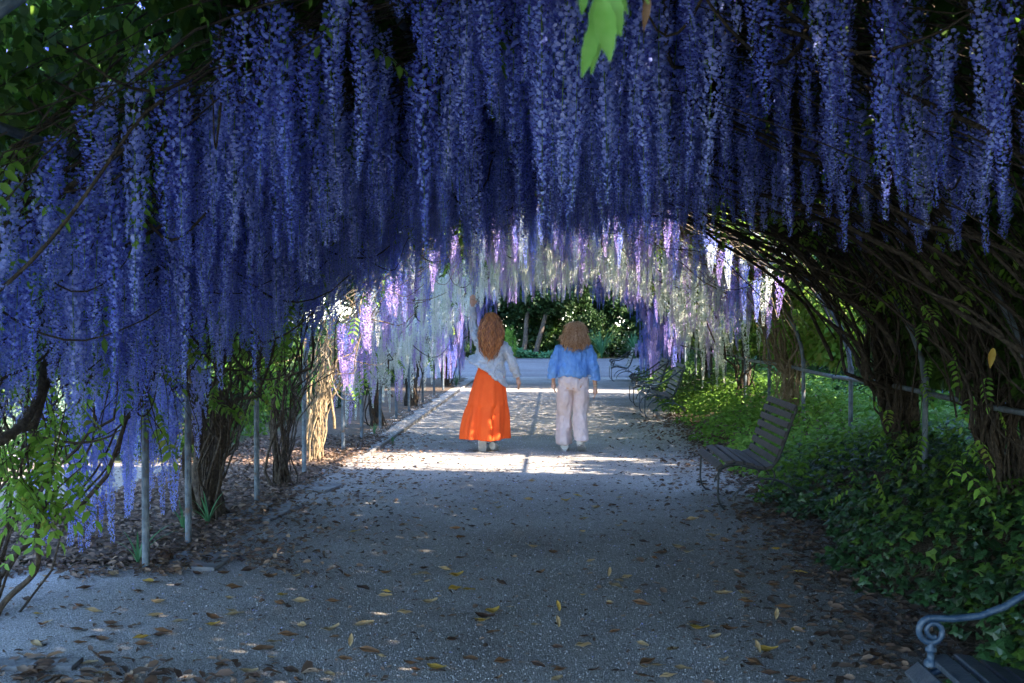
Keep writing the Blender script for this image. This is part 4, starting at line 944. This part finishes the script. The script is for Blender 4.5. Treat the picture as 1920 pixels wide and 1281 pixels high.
# ------------------------------------------------------------------ trees and shrubs around
def crown_mesh(name, rx, ry, rz, clumps, per, L, mat, T=T_QUAD):
    cc = rdir(clumps) * (rng.random((clumps, 1)) ** .35) * np.array([rx, ry, rz]); cr = rng.uniform(.18, .34, clumps) * min(rx, rz)
    C = (cc[:, None] + rdir(clumps * per).reshape(clumps, per, 3) * (rng.random((clumps, per, 1)) ** .4) * cr[:, None, None]).reshape(-1, 3)
    n = len(C); A = rdir(n); A[:, 2] -= .4; Nn = norm(rdir(n) + np.array([0, 0, .8])); Ls = L * rng.uniform(.6, 1.3, n)
    mb = MB(); scatter(mb, C, A, Nn, Ls, Ls * .55, T); return mb.mesh(name, mat)
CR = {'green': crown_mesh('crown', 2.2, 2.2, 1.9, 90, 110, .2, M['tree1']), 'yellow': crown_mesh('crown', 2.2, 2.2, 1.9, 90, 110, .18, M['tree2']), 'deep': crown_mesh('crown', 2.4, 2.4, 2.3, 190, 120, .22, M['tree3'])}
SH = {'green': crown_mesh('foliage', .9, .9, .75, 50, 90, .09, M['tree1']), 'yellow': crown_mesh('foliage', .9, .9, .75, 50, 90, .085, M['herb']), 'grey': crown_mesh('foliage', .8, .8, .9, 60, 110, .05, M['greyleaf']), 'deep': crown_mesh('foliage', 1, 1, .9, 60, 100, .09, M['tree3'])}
def trunk_mesh(h, r):
    mb = MB(); addtube(mb, wob([(0, 0, h * s) for s in np.linspace(0, 1, 10)], .12, .8, h), np.linspace(r, r * .55, 10), 10)
    for k in range(5):
        a = k * 1.3; s = np.linspace(0, 1, 7)
        addtube(mb, wob([(1.1 * q * math.cos(a), 1.1 * q * math.sin(a), h * .7 + 1.2 * q) for q in s], .1, 1, k), np.linspace(r * .45, r * .12, 7), 6)
    return mb.mesh('trunk', M['treebark'])
TR = [trunk_mesh(3.0, .16), trunk_mesh(3.6, .22)]
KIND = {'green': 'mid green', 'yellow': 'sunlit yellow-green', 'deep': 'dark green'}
def tree(x, y, kind, sc, label):
    t = thing('tree', label, 'tree', (x, y, 0), random.uniform(0, 6.28), 'trees around the arbor')
    t.scale = (sc,) * 3
    link('trunk', random.choice(TR), t); link('crown', CR[kind], t, (0, 0, 3.6), (0, 0, random.uniform(0, 6)))
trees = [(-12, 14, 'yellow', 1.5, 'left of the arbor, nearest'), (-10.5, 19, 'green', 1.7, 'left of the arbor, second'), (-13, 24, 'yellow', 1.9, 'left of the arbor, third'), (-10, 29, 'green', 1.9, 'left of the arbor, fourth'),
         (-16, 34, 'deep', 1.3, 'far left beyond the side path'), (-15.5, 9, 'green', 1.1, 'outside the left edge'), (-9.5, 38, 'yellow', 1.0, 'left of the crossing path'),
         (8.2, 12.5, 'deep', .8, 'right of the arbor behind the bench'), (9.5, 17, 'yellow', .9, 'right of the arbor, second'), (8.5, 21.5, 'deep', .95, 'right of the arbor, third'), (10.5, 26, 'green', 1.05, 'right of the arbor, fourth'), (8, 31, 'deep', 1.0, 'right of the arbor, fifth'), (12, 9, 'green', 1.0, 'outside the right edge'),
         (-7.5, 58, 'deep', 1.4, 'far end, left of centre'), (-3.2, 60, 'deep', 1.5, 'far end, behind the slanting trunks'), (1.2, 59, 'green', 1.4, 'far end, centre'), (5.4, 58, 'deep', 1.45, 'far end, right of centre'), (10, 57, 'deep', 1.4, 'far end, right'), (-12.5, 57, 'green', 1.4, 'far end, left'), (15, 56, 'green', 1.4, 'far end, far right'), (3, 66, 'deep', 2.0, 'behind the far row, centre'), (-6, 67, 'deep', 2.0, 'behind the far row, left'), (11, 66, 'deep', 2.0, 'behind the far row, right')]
trees += [(6.9, 8.3, 'deep', .95, 'added for shade right behind the tangle at the right edge'), (7.2, 5.2, 'deep', 1.0, 'added for shade just outside the right edge'), (6.8, 11.2, 'green', .85, 'behind the thick right-hand trunk'), (10, 4, 'deep', 1.25, 'added for shade outside the frame on the near right'), (9, -1, 'deep', 1.3, 'added for shade at the right rear, out of view'), (12.5, 6, 'deep', 1.5, 'added for shade outside the frame on the right, larger'), (6, -5, 'deep', 1.4, 'added for shade behind the camera'), (7.2, 15.5, 'green', .9, 'outside the rail behind the bench'),  # the dark trees here are added, mostly unseen, to shade the near right
          (14, 31, 'deep', 2.4, 'added for shade beyond the right-hand wall near the far gap'), (14.5, 37, 'deep', 2.5, 'tall, added on the right to shade the crossing path, first'), (14.5, 43, 'deep', 2.5, 'tall, added on the right to shade the crossing path, second'), (9.4, 33, 'green', 1.8, 'added for shade just right of the last arch'), (13, 36, 'green', 1.9, 'added for shade right of the crossing path, nearest'), (16, 40, 'green', 2.1, 'added for shade right of the crossing path, second'), (13, 44, 'green', 1.9, 'added for shade right of the crossing path, third'), (18, 47, 'deep', 2.1, 'added for shade right of the crossing path, fourth'),  # hidden trees added to keep the sun off the crossing path
          (9.6, 37.5, 'deep', 1.9, 'added for shade beside the crossing path on the right, first'), (9.6, 42, 'green', 1.9, 'added for shade beside the crossing path on the right, second'), (9.8, 46.5, 'deep', 1.9, 'added for shade beside the crossing path on the right, third'), (-4.6, 62.5, 'deep', 2.2, 'second dark row at the far end, first'), (-1.2, 63, 'deep', 2.3, 'second dark row at the far end, second'), (2.2, 63.5, 'deep', 2.3, 'second dark row at the far end, third'), (5.8, 62.5, 'deep', 2.2, 'second dark row at the far end, fourth'), (4.2, 60.6, 'deep', 2.1, 'filling the gap behind the strap leaves'), (8.0, 61.5, 'deep', 2.3, 'filling the gap at the far right'), (6.5, 68, 'deep', 2.6, 'third row at the far end, right'), (-9, 62, 'deep', 2.3, 'filling the gap at the far left'), (0, 72, 'deep', 2.8, 'behind the far row, tallest'), (-10, 74, 'deep', 2.6, 'behind the far row, tall one on the left'), (9, 74, 'deep', 2.6, 'behind the far row, tall one on the right'), (-14, 16.5, 'green', 1.35, 'filling the gap on the left'), (-11, 6.5, 'yellow', 1.2, 'beyond the left edge of the frame'), (-19, 19, 'deep', 2.3, 'second row on the left, nearest'), (-18, 27, 'green', 2.4, 'second row on the left, second'), (-20, 11, 'green', 2.1, 'second row on the left, outside the edge'), (-22, 36, 'deep', 2.6, 'second row on the left, farthest'),  # those beside the crossing path are likewise added to shade it
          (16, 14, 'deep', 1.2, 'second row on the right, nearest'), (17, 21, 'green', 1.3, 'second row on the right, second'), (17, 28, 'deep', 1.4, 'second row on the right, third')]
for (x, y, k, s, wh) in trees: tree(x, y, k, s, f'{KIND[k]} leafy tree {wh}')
def shrub(x, y, kind, sc, label, name='shrub', zz=.6):
    t = thing(name, label, 'shrub', (x, y, 0), random.uniform(0, 6.28), 'shrubs beside the walk'); t.scale = sc if hasattr(sc, '__len__') else (sc,) * 3
    mb = MB()
    for k in range(5):
        a = k * 1.26; addtube(mb, [(0, 0, 0), (.12 * math.cos(a), .12 * math.sin(a), .3), (.4 * math.cos(a), .4 * math.sin(a), .9)], [.03, .022, .008], 6)
    mb.obj('stems', M['treebark'], t); link('foliage', SH[kind], t, (0, 0, zz), (0, 0, random.uniform(0, 6)))
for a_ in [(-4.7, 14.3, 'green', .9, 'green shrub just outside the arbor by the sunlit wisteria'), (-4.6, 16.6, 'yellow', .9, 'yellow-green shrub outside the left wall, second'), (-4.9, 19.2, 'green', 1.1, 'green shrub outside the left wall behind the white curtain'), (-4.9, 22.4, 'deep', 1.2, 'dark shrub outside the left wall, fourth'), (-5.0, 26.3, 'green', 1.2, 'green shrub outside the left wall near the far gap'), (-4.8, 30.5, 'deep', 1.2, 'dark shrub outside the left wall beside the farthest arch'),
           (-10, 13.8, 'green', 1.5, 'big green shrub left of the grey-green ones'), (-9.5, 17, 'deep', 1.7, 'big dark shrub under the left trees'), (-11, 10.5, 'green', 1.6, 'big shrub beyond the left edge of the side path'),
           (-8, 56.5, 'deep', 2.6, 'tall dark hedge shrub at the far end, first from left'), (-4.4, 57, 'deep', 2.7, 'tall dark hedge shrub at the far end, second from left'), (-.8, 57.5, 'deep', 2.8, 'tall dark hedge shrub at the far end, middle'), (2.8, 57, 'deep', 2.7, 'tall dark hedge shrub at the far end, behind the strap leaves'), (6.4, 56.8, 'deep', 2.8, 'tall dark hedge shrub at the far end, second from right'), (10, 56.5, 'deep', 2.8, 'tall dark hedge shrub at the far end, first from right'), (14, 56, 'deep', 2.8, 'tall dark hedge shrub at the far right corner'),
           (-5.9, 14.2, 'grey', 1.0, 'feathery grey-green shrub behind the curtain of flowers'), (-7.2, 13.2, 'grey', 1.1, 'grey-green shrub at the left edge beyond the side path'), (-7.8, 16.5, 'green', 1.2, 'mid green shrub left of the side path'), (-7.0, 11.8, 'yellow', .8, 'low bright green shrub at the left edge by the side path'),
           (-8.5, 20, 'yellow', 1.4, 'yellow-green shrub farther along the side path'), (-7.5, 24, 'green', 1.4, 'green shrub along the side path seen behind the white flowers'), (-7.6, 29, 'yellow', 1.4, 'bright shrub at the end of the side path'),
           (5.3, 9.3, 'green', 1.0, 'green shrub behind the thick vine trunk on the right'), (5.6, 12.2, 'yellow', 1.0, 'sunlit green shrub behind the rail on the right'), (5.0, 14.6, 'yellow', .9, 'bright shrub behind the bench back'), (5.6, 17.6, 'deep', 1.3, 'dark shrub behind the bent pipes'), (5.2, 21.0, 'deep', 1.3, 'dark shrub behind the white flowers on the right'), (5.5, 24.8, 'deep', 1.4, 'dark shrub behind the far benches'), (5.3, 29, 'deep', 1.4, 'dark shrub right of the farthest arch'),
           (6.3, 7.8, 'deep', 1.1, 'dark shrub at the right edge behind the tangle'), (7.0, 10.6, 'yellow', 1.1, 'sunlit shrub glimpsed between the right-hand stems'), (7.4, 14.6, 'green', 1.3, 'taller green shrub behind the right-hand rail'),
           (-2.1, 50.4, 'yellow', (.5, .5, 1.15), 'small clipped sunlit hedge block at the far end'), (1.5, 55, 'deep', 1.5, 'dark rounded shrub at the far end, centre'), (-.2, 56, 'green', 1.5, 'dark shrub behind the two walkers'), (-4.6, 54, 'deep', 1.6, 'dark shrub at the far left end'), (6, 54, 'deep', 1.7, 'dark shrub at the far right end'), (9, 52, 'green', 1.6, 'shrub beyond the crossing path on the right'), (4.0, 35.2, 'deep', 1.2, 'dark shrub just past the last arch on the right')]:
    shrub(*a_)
# slanting trunks seen at the end of the walk
for (x, lean, lab) in ((-1.45, .35, 'pale slanting tree trunk at the far end, left one'), (-.95, .9, 'pale slanting tree trunk at the far end, right one')):
    mb = MB(); addtube(mb, wob([(lean * s, 0, 3.2 * s) for s in np.linspace(0, 1, 9)], .1, 1, x), np.linspace(.13, .07, 9), 9)
    t = thing('tree', lab, 'tree', (x, 53.8, 0)); mb.obj('trunk', M['treebark'], t); link('crown', CR['deep'], t, (lean, .6, 3.9), scale=.8)
for (x, y, n, h, lab) in ((2.1, 52.6, 60, 1.5, 'large clump of arching strap leaves at the far end, right of the curly-haired walker'), (3.6, 53, 50, 1.4, 'second arching strap-leaf clump at the far end'), (.9, 53.2, 40, 1.2, 'strap-leaf clump hidden between the walkers')):
    tuft(lab, (x, y, 0), n, h, wd=.07)
def patch(name, n, x0, x1, y0, y1, L, h, mat, label, cat, T=T_LEAF):
    x = rng.uniform(x0, x1, n); y = rng.uniform(y0, y1, n); z = rng.uniform(.02, h, n) * (.6 + .4 * np.sin(x * 2.3) * np.cos(y * 1.9))
    A = rdir(n); A[:, 2] *= .4; Nn = norm(rdir(n) * .6 + np.array([0, -.2, .8])); Ls = L * rng.uniform(.6, 1.3, n)
    mb = MB(); scatter(mb, np.stack([x, y, z], 1), A, Nn, Ls, Ls * .5, T); mb.obj(name, M[mat], kind='stuff', label=label, cat=cat)
patch('ground_cover', 2600, -2.8, .4, 52.4, 53.6, .2, .55, 'fern', 'low green ground cover at the far end behind the orange skirt walker', 'ground cover')
patch('ground_cover', 9000, 4.3, 9, 7, 24, .13, .35, 'herb', 'sunlit leafy undergrowth outside the arbor on the right', 'ground cover')
patch('ground_cover', 5000, -11, -8, 9, 30, .13, .3, 'herb', 'green undergrowth beyond the side path on the left', 'ground cover')
patch('flowering_cover', 2600, -8.6, -6.2, 10.5, 14, .07, .45, 'lilac', 'mauve flowering ground cover at the left edge beyond the side path', 'flowers', T_QUAD)
patch('ground_cover', 2500, -8.6, -6.2, 10.5, 14, .09, .4, 'herb', 'green leaves among the mauve flowers at the left edge', 'ground cover')
